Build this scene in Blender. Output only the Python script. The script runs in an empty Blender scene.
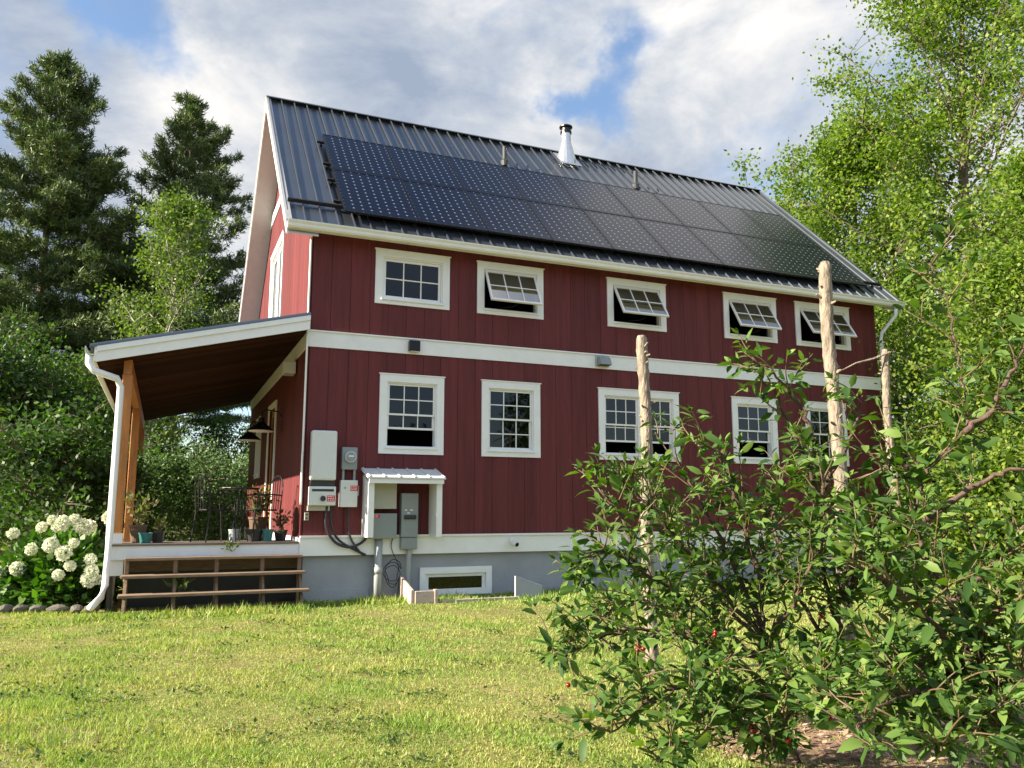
import bpy, bmesh, math, random
import numpy as np
from mathutils import Vector, Matrix
C = bpy.context.scene
COL = C.collection
R = math.radians

# ------------------------------------------------------------------ camera
F, PITCH, YAW = 812.1, R(8.867), R(23.073)
cam = bpy.data.cameras.new('camera'); camo = bpy.data.objects.new('camera', cam); COL.objects.link(camo)
camo.location = (0, 0, 0); camo.rotation_euler = (R(90) + PITCH, 0, 0)
cam.sensor_width = 36; cam.lens = F / 1024 * 36; cam.clip_end = 3000; cam.clip_start = .05
C.camera = camo
C.render.resolution_x, C.render.resolution_y = 1024, 768

# ------------------------------------------------------------------ light
SUN_AZ = R(201.5); SUN_EL = R(27)
sd = Vector((math.cos(SUN_AZ) * math.cos(SUN_EL), math.sin(SUN_AZ) * math.cos(SUN_EL), math.sin(SUN_EL)))
sl = bpy.data.lights.new('sun', 'SUN'); sl.energy = 5.0; sl.angle = R(.55); sl.color = (1, .87, .68)
so = bpy.data.objects.new('sun', sl); COL.objects.link(so)
so.rotation_euler = (-sd).to_track_quat('-Z', 'Y').to_euler()
w = bpy.data.worlds.new('World'); C.world = w; w.use_nodes = True
nt = w.node_tree; nt.nodes.clear()
def N(t, typ, **k):
    n = t.nodes.new(typ)
    for a, b in k.items():
        if a.startswith('_'): n.inputs[a[1:].replace('_', ' ')].default_value = b
        else: setattr(n, a, b)
    return n
def pixdir(px, py):
    X = (px - 512) / F; Y = -(py - 384) / F
    return Vector((X, math.cos(PITCH) - Y * math.sin(PITCH), math.sin(PITCH) + Y * math.cos(PITCH)))
def at(px, py, depth):
    d = pixdir(px, py); return d * (depth / d.y)
sky = N(nt, 'ShaderNodeTexSky'); sky.sky_type = 'NISHITA'; sky.sun_disc = False
sky.sun_elevation = SUN_EL; sky.sun_rotation = math.atan2(sd.x, sd.y); sky.air_density = 1.0; sky.dust_density = .6; sky.ozone_density = 1.6
tc = N(nt, 'ShaderNodeTexCoord')
def MA(op, a, b=None, c=None, clamp=False):
    n = nt.nodes.new('ShaderNodeMath'); n.operation = op; n.use_clamp = clamp
    for i, v in enumerate((a, b, c)):
        if v is None: continue
        if isinstance(v, (int, float)): n.inputs[i].default_value = v
        else: nt.links.new(v, n.inputs[i])
    return n.outputs[0]
nrm = N(nt, 'ShaderNodeVectorMath', operation='NORMALIZE'); nt.links.new(tc.outputs['Generated'], nrm.inputs[0])
mp = N(nt, 'ShaderNodeMapping'); mp.inputs['Scale'].default_value = (1, 1, 1.7); mp.inputs['Location'].default_value = (3.1, .4, 1.2)
nt.links.new(nrm.outputs[0], mp.inputs[0])
def noise(sc, det, rough=.55, dist=0, off=None):
    n = N(nt, 'ShaderNodeTexNoise'); n.inputs['Scale'].default_value = sc; n.inputs['Detail'].default_value = det
    n.inputs['Roughness'].default_value = rough; n.inputs['Distortion'].default_value = dist
    nt.links.new(mp.outputs[0], n.inputs['Vector']); return n.outputs[0]
wn = N(nt, 'ShaderNodeTexNoise'); wn.inputs['Scale'].default_value = 7; wn.inputs['Detail'].default_value = 5; wn.inputs['Roughness'].default_value = .6; nt.links.new(nrm.outputs[0], wn.inputs['Vector'])
w1 = N(nt, 'ShaderNodeVectorMath', operation='SUBTRACT'); nt.links.new(wn.outputs['Color'], w1.inputs[0]); w1.inputs[1].default_value = (.5, .5, .5)
w2 = N(nt, 'ShaderNodeVectorMath', operation='MULTIPLY_ADD'); nt.links.new(w1.outputs[0], w2.inputs[0]); w2.inputs[1].default_value = (.22, .22, .22); nt.links.new(nrm.outputs[0], w2.inputs[2])
wv = N(nt, 'ShaderNodeVectorMath', operation='NORMALIZE'); nt.links.new(w2.outputs[0], wv.inputs[0])
def lobe(d, width):     # a soft round region of the sky about direction d
    d = d.normalized(); k = N(nt, 'ShaderNodeVectorMath', operation='DOT_PRODUCT'); nt.links.new(wv.outputs[0], k.inputs[0]); k.inputs[1].default_value = d
    a = MA('ARCCOSINE', MA('MINIMUM', k.outputs['Value'], .999999)); a = MA('DIVIDE', a, width)
    return MA('POWER', 2.718, MA('MULTIPLY', MA('MULTIPLY', a, a), -1.0))
n1 = noise(2.6, 9, .58, .35); n2 = noise(4.6, 8, .6, .3); n3 = noise(1.4, 3)
cover = MA('ADD', MA('MULTIPLY', MA('SUBTRACT', n1, .5), 3.4), .95)
for px, py, wd, k in ((150, 8, .055, 1.15), (196, 62, .03, .4), (598, 92, .040, 1.12), (572, 125, .028, .85), (740, 190, .10, .9), (910, 110, .10, .7), (700, -260, .30, .7), (90, 20, .03, .6), (225, 430, .10, .9), (640, 60, .035, .5)):
    cover = MA('SUBTRACT', cover, MA('MULTIPLY', lobe(pixdir(px, py), wd), k))
for dv, wd, k in ((Vector((.5, -.8, .75)), .75, .5), (Vector((.02, .46, .89)), .24, .9)):  # first lobe: unseen blue gap behind the camera, added to cool the shade
    cover = MA('SUBTRACT', cover, MA('MULTIPLY', lobe(dv, wd), k))
for px, py, wd, k in ((300, 60, .16, .5), (700, 60, .13, .5), (990, 180, .12, .8), (430, 60, .1, .3)):
    cover = MA('ADD', cover, MA('MULTIPLY', lobe(pixdir(px, py), wd), k))
lum = MA('ADD', MA('MULTIPLY', MA('SUBTRACT', n2, .5), 2.7), .27)
for dv, wd, k in ((Vector((.46, .54, .70)), .20, 1.9),):
    cover = MA('ADD', cover, MA('MULTIPLY', lobe(dv, wd), .9)); lum = MA('ADD', lum, MA('MULTIPLY', lobe(dv, wd), k))
for px, py, wd, k in ((235, 85, .13, .33), (470, 30, .10, .12), (390, 15, .10, .15), (745, 70, .12, .42), (985, 170, .14, .6), (240, 180, .12, .2), (230, 410, .1, .5), (100, 190, .10, .3)):
    lum = MA('ADD', lum, MA('MULTIPLY', lobe(pixdir(px, py), wd), k))
cr = N(nt, 'ShaderNodeValToRGB'); nt.links.new(lum, cr.inputs[0])
cr.color_ramp.elements[0].position = 0; cr.color_ramp.elements[0].color = (.36, .43, .56, 1)
cr.color_ramp.elements[1].position = 1; cr.color_ramp.elements[1].color = (1.0, .975, .94, 1)
e = cr.color_ramp.elements.new(.42); e.color = (.56, .61, .69, 1)
cs = N(nt, 'ShaderNodeVectorMath', operation='SCALE'); nt.links.new(cr.outputs[0], cs.inputs[0]); nt.links.new(MA('ADD', 6.4, MA('MULTIPLY', lobe(Vector((.35, -.85, .62)), .85), 7.0)), cs.inputs['Scale'])  # clouds behind the camera, unseen, made extra bright to fill the shaded front wall
sks = N(nt, 'ShaderNodeVectorMath', operation='SCALE'); nt.links.new(sky.outputs[0], sks.inputs[0]); sks.inputs['Scale'].default_value = 1.55
sm = N(nt, 'ShaderNodeMapRange', interpolation_type='SMOOTHSTEP'); nt.links.new(cover, sm.inputs[0]); sm.inputs[1].default_value = -.05; sm.inputs[2].default_value = 1.0
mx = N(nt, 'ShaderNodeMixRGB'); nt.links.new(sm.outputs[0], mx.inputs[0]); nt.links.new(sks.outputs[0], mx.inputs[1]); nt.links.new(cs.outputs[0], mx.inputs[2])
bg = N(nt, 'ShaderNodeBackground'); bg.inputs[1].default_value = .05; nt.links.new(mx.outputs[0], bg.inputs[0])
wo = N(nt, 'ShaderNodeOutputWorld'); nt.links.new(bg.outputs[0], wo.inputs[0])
C.view_settings.view_transform = 'Standard'; C.view_settings.look = 'None'; C.view_settings.gamma = 1
C.view_settings.exposure = 1.72

# ------------------------------------------------------------------ materials
def mat(name, col, rough=.6, metal=0, var=.12, vs=6, bump=0, bs=40, spec=.5, stretch=(1, 1, 1)):
    m = bpy.data.materials.new(name); m.use_nodes = True; t = m.node_tree; b = t.nodes['Principled BSDF']
    b.inputs['Roughness'].default_value = rough; b.inputs['Metallic'].default_value = metal; b.inputs['Specular IOR Level'].default_value = spec
    co = N(t, 'ShaderNodeTexCoord'); mpp = N(t, 'ShaderNodeMapping'); mpp.inputs['Scale'].default_value = stretch; t.links.new(co.outputs['Object'], mpp.inputs[0])
    n = N(t, 'ShaderNodeTexNoise'); n.inputs['Scale'].default_value = vs; n.inputs['Detail'].default_value = 6; n.inputs['Roughness'].default_value = .65
    t.links.new(mpp.outputs[0], n.inputs['Vector'])
    r = N(t, 'ShaderNodeValToRGB'); t.links.new(n.outputs[0], r.inputs[0])
    r.color_ramp.elements[0].position = .3; r.color_ramp.elements[1].position = .7
    r.color_ramp.elements[0].color = tuple(c * (1 - var) for c in col) + (1,); r.color_ramp.elements[1].color = tuple(min(1, c * (1 + var)) for c in col) + (1,)
    t.links.new(r.outputs[0], b.inputs['Base Color'])
    if bump:
        n2 = N(t, 'ShaderNodeTexNoise'); n2.inputs['Scale'].default_value = bs; n2.inputs['Detail'].default_value = 4; t.links.new(mpp.outputs[0], n2.inputs['Vector'])
        bp = N(t, 'ShaderNodeBump'); bp.inputs['Strength'].default_value = bump; bp.inputs['Distance'].default_value = .02
        t.links.new(n2.outputs[0], bp.inputs['Height']); t.links.new(bp.outputs[0], b.inputs['Normal'])
    return m
def ramp_island(name, cols, rough=.55, trans=.35, tcol=(.25, .35, .05), spec=.4, big=None):
    m = bpy.data.materials.new(name); m.use_nodes = True; t = m.node_tree; b = t.nodes['Principled BSDF']; b.inputs['Roughness'].default_value = rough
    b.inputs['Specular IOR Level'].default_value = spec
    g = N(t, 'ShaderNodeNewGeometry'); r = N(t, 'ShaderNodeValToRGB'); t.links.new(g.outputs['Random Per Island'], r.inputs[0])
    while len(r.color_ramp.elements) < len(cols): r.color_ramp.elements.new(.5)
    for i, c in enumerate(cols): r.color_ramp.elements[i].position = i / (len(cols) - 1); r.color_ramp.elements[i].color = tuple(c) + (1,)
    out = r.outputs[0]
    if big:
        co = N(t, 'ShaderNodeTexCoord'); n = N(t, 'ShaderNodeTexNoise'); n.inputs['Scale'].default_value = big[0]; n.inputs['Detail'].default_value = 5
        t.links.new(co.outputs['Object'], n.inputs['Vector'])
        rr = N(t, 'ShaderNodeValToRGB'); t.links.new(n.outputs[0], rr.inputs[0]); rr.color_ramp.elements[0].position = .38; rr.color_ramp.elements[1].position = .64
        rr.color_ramp.elements[0].color = tuple(big[1]) + (1,); rr.color_ramp.elements[1].color = tuple(big[2]) + (1,)
        mu = N(t, 'ShaderNodeMixRGB', blend_type='MULTIPLY'); mu.inputs[0].default_value = 1; t.links.new(out, mu.inputs[1]); t.links.new(rr.outputs[0], mu.inputs[2]); out = mu.outputs[0]
    t.links.new(out, b.inputs['Base Color'])
    if trans:
        tr = N(t, 'ShaderNodeBsdfTranslucent')
        mm = N(t, 'ShaderNodeMixRGB', blend_type='MULTIPLY'); mm.inputs[0].default_value = 1; t.links.new(out, mm.inputs[1]); mm.inputs[2].default_value = tuple(tcol) + (1,)
        sc = N(t, 'ShaderNodeVectorMath', operation='SCALE'); sc.inputs['Scale'].default_value = 4.5; t.links.new(mm.outputs[0], sc.inputs[0]); t.links.new(sc.outputs[0], tr.inputs[0])
        ms = N(t, 'ShaderNodeMixShader'); ms.inputs[0].default_value = trans; t.links.new(b.outputs[0], ms.inputs[1]); t.links.new(tr.outputs[0], ms.inputs[2])
        t.links.new(ms.outputs[0], t.nodes['Material Output'].inputs[0])
    return m
def glass(name, tint, rough=.02, fac=.06):
    m = bpy.data.materials.new(name); m.use_nodes = True; t = m.node_tree; t.nodes.clear()
    fr = N(t, 'ShaderNodeFresnel'); fr.inputs[0].default_value = 1.45
    gl = N(t, 'ShaderNodeBsdfGlossy'); gl.inputs['Roughness'].default_value = rough; gl.inputs[0].default_value = (.95, .97, 1, 1)
    tr = N(t, 'ShaderNodeBsdfTransparent'); tr.inputs[0].default_value = tint + (1,)
    ms = N(t, 'ShaderNodeMixShader'); ad = N(t, 'ShaderNodeMath', operation='ADD'); ad.inputs[1].default_value = fac
    t.links.new(fr.outputs[0], ad.inputs[0]); t.links.new(ad.outputs[0], ms.inputs[0]); t.links.new(tr.outputs[0], ms.inputs[1]); t.links.new(gl.outputs[0], ms.inputs[2])
    o = N(t, 'ShaderNodeOutputMaterial'); t.links.new(ms.outputs[0], o.inputs[0]); return m
M = {}
M['red'] = mat('red_siding', (.112, .022, .025), .66, var=.22, vs=5, bump=.45, bs=22, stretch=(1.6, 1.6, .12), spec=.3)
def island_var(m, amt):
    t = m.node_tree; b = t.nodes['Principled BSDF']; src = b.inputs['Base Color'].links[0].from_socket
    g = N(t, 'ShaderNodeNewGeometry'); mr = N(t, 'ShaderNodeMapRange'); t.links.new(g.outputs['Random Per Island'], mr.inputs[0]); mr.inputs[3].default_value = 1 - amt; mr.inputs[4].default_value = 1 + amt
    sc = N(t, 'ShaderNodeVectorMath', operation='SCALE'); t.links.new(src, sc.inputs[0]); t.links.new(mr.outputs[0], sc.inputs['Scale']); t.links.new(sc.outputs[0], b.inputs['Base Color'])
island_var(M['red'], .13)
M['gap'] = mat('board_gap', (.045, .008, .010), .9)
M['white'] = mat('white_paint', (.77, .80, .81), .5, var=.05, vs=3, bump=.08, bs=14)
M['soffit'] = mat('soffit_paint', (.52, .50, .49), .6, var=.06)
M['vinyl'] = mat('white_vinyl', (.78, .79, .78), .35, var=.03)
M['cream'] = mat('cream_gutter', (.72, .73, .66), .4, var=.05)
M['roof'] = mat('roof_metal', (.115, .135, .165), .28, metal=.75, var=.10, vs=.8, bump=.06, bs=3)
M['rib'] = mat('sunlit_rib_metal', (.50, .50, .50), .42, metal=.5, var=.06)  # lightened to stand for sun on rib sides; now on the left flashing
M['found'] = mat('grey_foundation', (.31, .33, .37), .85, var=.08, vs=2, bump=.15, bs=30)
M['black'] = mat('black_metal', (.012, .012, .014), .4, metal=.4, var=.1)
M['blackrail'] = mat('black_rail', (.01, .01, .012), .45, var=.1)
M['frame'] = mat('panel_frame', (.008, .008, .012), .35, metal=.5)
M['galv'] = mat('galvanised_steel', (.62, .63, .65), .28, metal=.9, var=.08, vs=5)
M['boxgrey'] = mat('grey_enamel', (.36, .41, .41), .42, var=.04)
M['boxdark'] = mat('dark_grey_enamel', (.24, .28, .29), .42, var=.05)
M['boxlight'] = mat('pale_enamel', (.62, .66, .66), .4, var=.03)
M['boxbeige'] = mat('beige_enamel', (.40, .41, .35), .5, var=.05)
M['darkplastic'] = mat('dark_plastic', (.03, .035, .035), .45)
M['labelred'] = mat('red_label', (.55, .03, .03), .5)
M['pvc'] = mat('grey_conduit', (.33, .36, .37), .5, var=.05)
M['cable'] = mat('black_cable', (.018, .02, .03), .5)
M['stain'] = mat('stained_timber', (.42, .17, .045), .55, var=.28, vs=4, bump=.2, bs=12, stretch=(3, 3, .5))
M['deckwood'] = mat('weathered_deck', (.16, .13, .11), .8, var=.2, vs=4, stretch=(1, 6, 6))
M['stair'] = mat('weathered_stair_wood', (.22, .15, .10), .8, var=.3, vs=5, bump=.3, bs=20, stretch=(1, 6, 6))
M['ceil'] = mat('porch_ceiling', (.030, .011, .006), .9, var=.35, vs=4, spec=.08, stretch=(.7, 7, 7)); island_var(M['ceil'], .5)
M['room'] = mat('room_dark', (.06, .06, .065), .9)
M['pole'] = mat('peeled_cedar', (.22, .185, .145), .9, var=.55, vs=16, bump=1, bs=30, stretch=(1.6, 1.6, .5))
M['bark'] = mat('grey_brown_bark', (.13, .10, .075), .9, var=.4, vs=10, bump=.6, bs=25)
M['birch'] = mat('pale_bark', (.36, .33, .28), .9, var=.35, vs=6, bump=.4, bs=18)
M['cherrybark'] = mat('cherry_bark', (.075, .045, .035), .7, var=.4, vs=18, bump=.5, bs=60)
M['shoot'] = mat('red_brown_shoot', (.12, .085, .045), .6, var=.2)
M['stone'] = mat('border_stone', (.11, .10, .085), .9, var=.3, vs=6, bump=.6, bs=18)
M['soil'] = mat('bark_mulch', (.22, .135, .09), .95, var=.5, vs=14, bump=1, bs=30)
M['teal'] = mat('teal_pot', (.03, .16, .15), .4); M['terra'] = mat('dark_pot_and_deck_shade', (.03, .028, .026), .5); M['basket'] = mat('brown_basket', (.12, .075, .045), .8, var=.3, vs=30)
M['cherry'] = mat('cherry_skin', (.22, .006, .010), .18, var=.2)
M['wellwood'] = mat('weathered_board', (.44, .36, .31), .85, var=.2, vs=6, bump=.3, bs=20, stretch=(1, 1, 5))
M['doorwood'] = mat('door_wood', (.30, .13, .045), .5, var=.2)
M['glass'] = glass('window_glass', (.20, .23, .24), fac=.0); M['glass2'] = glass('open_sash_glass', (.30, .33, .36), .05, .22)
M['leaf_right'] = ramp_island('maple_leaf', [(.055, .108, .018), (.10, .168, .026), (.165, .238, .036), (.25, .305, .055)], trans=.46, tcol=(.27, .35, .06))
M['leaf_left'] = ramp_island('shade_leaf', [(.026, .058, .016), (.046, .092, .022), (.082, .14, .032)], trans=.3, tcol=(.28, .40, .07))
M['leaf_birch'] = ramp_island('young_birch_leaf', [(.065, .115, .025), (.105, .165, .035), (.15, .205, .05)], trans=.40, tcol=(.28, .33, .08))
M['leaf_willow'] = ramp_island('willow_leaf', [(.06, .11, .04), (.10, .16, .065), (.15, .21, .09)], trans=.3, tcol=(.26, .36, .10))
M['needle'] = ramp_island('pine_needle', [(.030, .058, .022), (.055, .095, .030), (.095, .14, .042), (.15, .19, .06)], trans=.12, tcol=(.3, .38, .1))
M['leaf_cherry'] = ramp_island('cherry_leaf', [(.026, .066, .014), (.050, .108, .021), (.085, .155, .032), (.15, .225, .05)], rough=.55, trans=.26, tcol=(.34, .44, .05), spec=.28)
M['leaf_hyd'] = ramp_island('hydrangea_leaf', [(.03, .085, .015), (.06, .14, .02), (.10, .19, .03)], rough=.45, trans=.3)
M['petal'] = ramp_island('hydrangea_petal', [(.72, .76, .58), (.82, .83, .72), (.68, .76, .50)], trans=.12, tcol=(.2, .2, .15))
M['grass'] = ramp_island('grass_blade', [(.12, .20, .045), (.205, .30, .07), (.30, .385, .11), (.41, .43, .20)], rough=.6, trans=.32, tcol=(.30, .32, .08), spec=.15, big=(1.6, (.80, .94, .74), (1.22, 1.08, 1.15)))
M['potplant'] = ramp_island('pot_plant_leaf', [(.05, .08, .025), (.12, .15, .05), (.22, .13, .07)], trans=.3)
# solar cells: dark glassy squares with pale clipped corners
m = bpy.data.materials.new('solar_cells'); m.use_nodes = True; t = m.node_tree; b = t.nodes['Principled BSDF']
b.inputs['Roughness'].default_value = .15; b.inputs['Specular IOR Level'].default_value = .17
co = N(t, 'ShaderNodeTexCoord'); sp = N(t, 'ShaderNodeSeparateXYZ'); t.links.new(co.outputs['UV'], sp.inputs[0])
def tm(op, a, b2=None):
    n = t.nodes.new('ShaderNodeMath'); n.operation = op
    for i, v in enumerate((a, b2)):
        if v is None: continue
        if isinstance(v, (int, float)): n.inputs[i].default_value = v
        else: t.links.new(v, n.inputs[i])
    return n.outputs[0]
fx = tm('ABSOLUTE', tm('SUBTRACT', tm('FRACT', tm('MULTIPLY', sp.outputs[0], 8)), .5)); fy = tm('ABSOLUTE', tm('SUBTRACT', tm('FRACT', tm('MULTIPLY', sp.outputs[1], 12)), .5))
dia = tm('GREATER_THAN', tm('ADD', fx, fy), .862); lin = tm('MULTIPLY', tm('GREATER_THAN', tm('MAXIMUM', fx, fy), .487), .10)
fac = tm('MAXIMUM', dia, lin)
mxx = N(t, 'ShaderNodeMixRGB'); t.links.new(fac, mxx.inputs[0]); mxx.inputs[1].default_value = (.004, .006, .015, 1); mxx.inputs[2].default_value = (.20, .23, .30, 1)
t.links.new(mxx.outputs[0], b.inputs['Base Color']); M['cells'] = m
# lawn ground
m = mat('lawn_ground', (.20, .175, .075), .95, var=.35, vs=3, bump=.5, bs=30, spec=.1); M['lawn'] = m

# ------------------------------------------------------------------ mesh helpers
def link(name, me, mt, parent=None):
    o = bpy.data.objects.new(name, me); COL.objects.link(o)
    if mt: me.materials.append(M[mt] if isinstance(mt, str) else mt)
    if parent: o.parent = parent
    return o
class MB:
    def __init__(s): s.v = []; s.f = []; s.T = None
    def add(s, vs, fs):
        n = len(s.v)
        if s.T: vs = [s.T(*p) for p in vs]
        s.v += [tuple(p) for p in vs]; s.f += [tuple(i + n for i in f) for f in fs]; return s
    def box(s, x0, x1, y0, y1, z0, z1):
        return s.add([(x0, y0, z0), (x1, y0, z0), (x1, y1, z0), (x0, y1, z0), (x0, y0, z1), (x1, y0, z1), (x1, y1, z1), (x0, y1, z1)],
                     [(0, 3, 2, 1), (4, 5, 6, 7), (0, 1, 5, 4), (1, 2, 6, 5), (2, 3, 7, 6), (3, 0, 4, 7)])
    def hexa(s, b4, t4):
        return s.add(list(b4) + list(t4), [(0, 3, 2, 1), (4, 5, 6, 7), (0, 1, 5, 4), (1, 2, 6, 5), (2, 3, 7, 6), (3, 0, 4, 7)])
    def frame(s, x0, x1, y0, y1, z0, z1, w):   # rectangular ring in the xz plane, pieces butted
        s.box(x0, x1, y0, y1, z1 - w, z1); s.box(x0, x1, y0, y1, z0, z0 + w)
        s.box(x0, x0 + w, y0, y1, z0 + w, z1 - w); s.box(x1 - w, x1, y0, y1, z0 + w, z1 - w); return s
    def tube(s, pts, rad, n=8, cap=True):
        pts = [Vector(p) for p in pts]; m = len(pts)
        if not isinstance(rad, (list, tuple)): rad = [rad] * m
        vs = []; up = Vector((.13, .21, .97))
        for i, p in enumerate(pts):
            d = (pts[min(i + 1, m - 1)] - pts[max(i - 1, 0)]); d = d.normalized() if d.length > 1e-9 else Vector((0, 0, 1))
            a = d.cross(up)
            if a.length < .2: a = d.cross(Vector((1, 0, 0)))
            a.normalize(); b = d.cross(a)
            for k in range(n):
                t = 2 * math.pi * k / n; vs.append(p + (a * math.cos(t) + b * math.sin(t)) * rad[i])
        fs = [(i * n + k, i * n + (k + 1) % n, (i + 1) * n + (k + 1) % n, (i + 1) * n + k) for i in range(m - 1) for k in range(n)]
        if cap: fs += [tuple(range(n))[::-1], tuple((m - 1) * n + k for k in range(n))]
        return s.add(vs, fs)
    def lathe(s, prof, c=(0, 0, 0), n=20):
        vs = []; m = len(prof)
        for r, z in prof:
            for k in range(n): t = 2 * math.pi * k / n; vs.append((c[0] + r * math.cos(t), c[1] + r * math.sin(t), c[2] + z))
        fs = [(i * n + k, i * n + (k + 1) % n, (i + 1) * n + (k + 1) % n, (i + 1) * n + k) for i in range(m - 1) for k in range(n)]
        fs += [tuple(range(n))[::-1], tuple((m - 1) * n + k for k in range(n))]
        return s.add(vs, fs)
    def build(s, name, mt, parent=None, bevel=0, smooth=False):
        me = bpy.data.meshes.new(name); me.from_pydata(s.v, [], s.f)
        bm = bmesh.new(); bm.from_mesh(me); bmesh.ops.recalc_face_normals(bm, faces=bm.faces); bm.to_mesh(me); bm.free()
        if smooth:
            for p in me.polygons: p.use_smooth = True
        o = link(name, me, mt, parent)
        if bevel:
            md = o.modifiers.new('bevel', 'BEVEL'); md.width = bevel; md.segments = 2; md.limit_method = 'ANGLE'
        return o
def meta(o, label=None, cat=None, group=None, kind=None):
    if label: o['label'] = label
    if cat: o['category'] = cat
    if group: o['group'] = group
    if kind: o['kind'] = kind
    return o
def empty(name, loc, rz=0, **k):
    o = bpy.data.objects.new(name, None); COL.objects.link(o); o.location = loc; o.rotation_euler = (0, 0, rz); o.empty_display_size = .1
    return meta(o, **k)
HC = Vector((-3.478, 13.695, 0)); HU = Vector((math.cos(YAW), math.sin(YAW), 0)); HV = Vector((-math.sin(YAW), math.cos(YAW), 0))
def HW(u, v, z): return HC + HU * u + HV * v + Vector((0, 0, z))
def hthing(name, u, v, z, label, cat, group=None):   # a thing standing at the house, its own axes parallel to the walls
    return empty(name, HW(u, v, z), YAW, label=label, cat=cat, group=group)
def raw_mesh(name, V, Fq, mt, parent=None, loc=None):   # numpy verts (n,3), faces (m,k)
    me = bpy.data.meshes.new(name); k = Fq.shape[1]
    me.vertices.add(len(V)); me.vertices.foreach_set('co', V.astype(np.float32).ravel())
    me.loops.add(Fq.size); me.loops.foreach_set('vertex_index', Fq.astype(np.int32).ravel())
    me.polygons.add(len(Fq)); me.polygons.foreach_set('loop_start', np.arange(0, Fq.size, k, dtype=np.int32))
    me.update(calc_edges=True); me.validate()
    o = link(name, me, mt, parent)
    if loc is not None: o.location = loc
    return o
def nz(a): return a / np.maximum(np.linalg.norm(a, axis=1, keepdims=True), 1e-9)
def leaf_quads(P, rng, L, Wd, D=None, flat=.5):
    """diamond leaves at P; D preferred direction"""
    n = len(P); d = rng.normal(size=(n, 3))
    if D is not None: d = D + d * .6
    d = nz(d); nn = rng.normal(size=(n, 3)); nn[:, 2] += flat * 2; s = nz(np.cross(d, nn))
    L = L * rng.uniform(.65, 1.3, (n, 1)); Wd = Wd * rng.uniform(.7, 1.25, (n, 1))
    V = np.stack([P, P + d * L * .45 + s * Wd * .5, P + d * L, P + d * L * .45 - s * Wd * .5], 1).reshape(-1, 3)
    return V, np.arange(4 * n).reshape(-1, 4)

# ------------------------------------------------------------------ ground
gz = -1.5
def gmesh():
    mb = MB(); xs = [-600, -120, -50] + list(np.linspace(-20, 20, 41)) + [50, 120, 600]; ys = [-300, -60, -20] + list(np.linspace(-4, 24, 29)) + [40, 80, 160, 900]
    rg = random.Random(3); V = []
    for y in ys:
        for x in xs: V.append((x, y, gz - (rg.uniform(0, .02) if abs(x) < 20 and -4 < y < 24 else 0.01)))
    n = len(xs); mb.add(V, [(j * n + i, j * n + i + 1, (j + 1) * n + i + 1, (j + 1) * n + i) for j in range(len(ys) - 1) for i in range(n - 1)]); return mb
meta(gmesh().build('lawn', 'lawn', smooth=True), kind='structure')

# ------------------------------------------------------------------ house
L_, W_ = 13.13, 9.8; SL = .9715; RV, RZ = 4.42, 9.44; EV, EZ = -.372, 4.84; OA = .5; BSL = .885; BV = W_ + .35
def roof_z(v): return RZ - (RV - v) * SL if v <= RV else RZ - (v - RV) * BSL
def RP(u, s, off=0):    # a point of the front roof: along the house, up the slope, off its surface
    c = 1 / math.sqrt(1 + SL * SL); sn = SL * c
    return (u, EV + s * c - off * sn, EZ + s * sn + off * c)
RL = (RV - EV) * math.sqrt(1 + SL * SL)
house = empty('red_house', HW(0, 0, gz), YAW, label='large red board-sided house with metal roof, white trim and open side porch', cat='house')
OFFZ = -gz
def hb(mb, name, mt, parent=None, **k):      # a mesh in house coordinates, z measured from eye level
    mb.v = [(x, y, z + OFFZ) for x, y, z in mb.v]
    return mb.build(name, mt, parent or house, **k)
FT = lambda s, d, z: (s, -d, z)        # front face: along, out, up
GT = lambda s, d, z: (-d, s, z)        # gable face
up_z = (3.665, 4.665)
ups = [(1.10, 2.50), (3.05, 4.425), (5.855, 7.25), (8.73, 10.155), (10.70, 12.30)]
lows = [(1.232, 2.42), (3.155, 4.345), (5.614, 7.493), (8.84, 10.03), (10.83, 12.02)]
low_z = (.985, 2.39)
bwin = (2.04, 3.39, -1.47, -.985)
CW = .135
front_holes = [(a + CW, b - CW, up_z[0] + .10, up_z[1] - .12) for a, b in ups] + [(a + CW, b - CW, low_z[0] + .12, low_z[1] - .13) for a, b in lows]
gwin = (3.95, 6.25, 3.85, 6.15); gdoor = (3.95, 5.35, -.46, 2.36); gwin2 = (6.8, 7.9, .8, 2.3)
gable_holes = [(a + .12, b - .12, c + .1, d - .12) for a, b, c, d in (gwin, gdoor, gwin2)]
def strips(T, s0, s1, zb, top, holes, d0, d1, breaks, gap=0.0):
    """wall built as vertical pieces between breaks, leaving the holes open"""
    mb = MB(); mb.T = T
    bs = sorted(set([s0, s1] + [b for b in breaks if s0 < b < s1] + [x for h in holes for x in h[:2] if s0 < x < s1]))
    B = set(round(b, 4) for b in breaks)
    for a, b in zip(bs[:-1], bs[1:]):
        if b - a < .004: continue
        ga = gap / 2 if round(a, 4) in B else 0; gb = gap / 2 if round(b, 4) in B else 0
        a2, b2 = a + ga, b - gb
        if b2 <= a2: continue
        hs = sorted([(h[2], h[3]) for h in holes if h[0] < (a + b) / 2 < h[1]])
        cur = zb; segs = []
        for lo, hi in hs: segs.append((cur, lo)); cur = hi
        segs.append((cur, None))
        for lo, hi in segs:
            ta = top(a2) if hi is None else hi; tb = top(b2) if hi is None else hi
            if min(ta, tb) <= lo: continue
            mb.hexa([(a2, d0, lo), (b2, d0, lo), (b2, d1, lo), (a2, d1, lo)], [(a2, d0, ta), (b2, d0, tb), (b2, d1, tb), (a2, d1, ta)])
    return mb
rg = random.Random(11)
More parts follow.
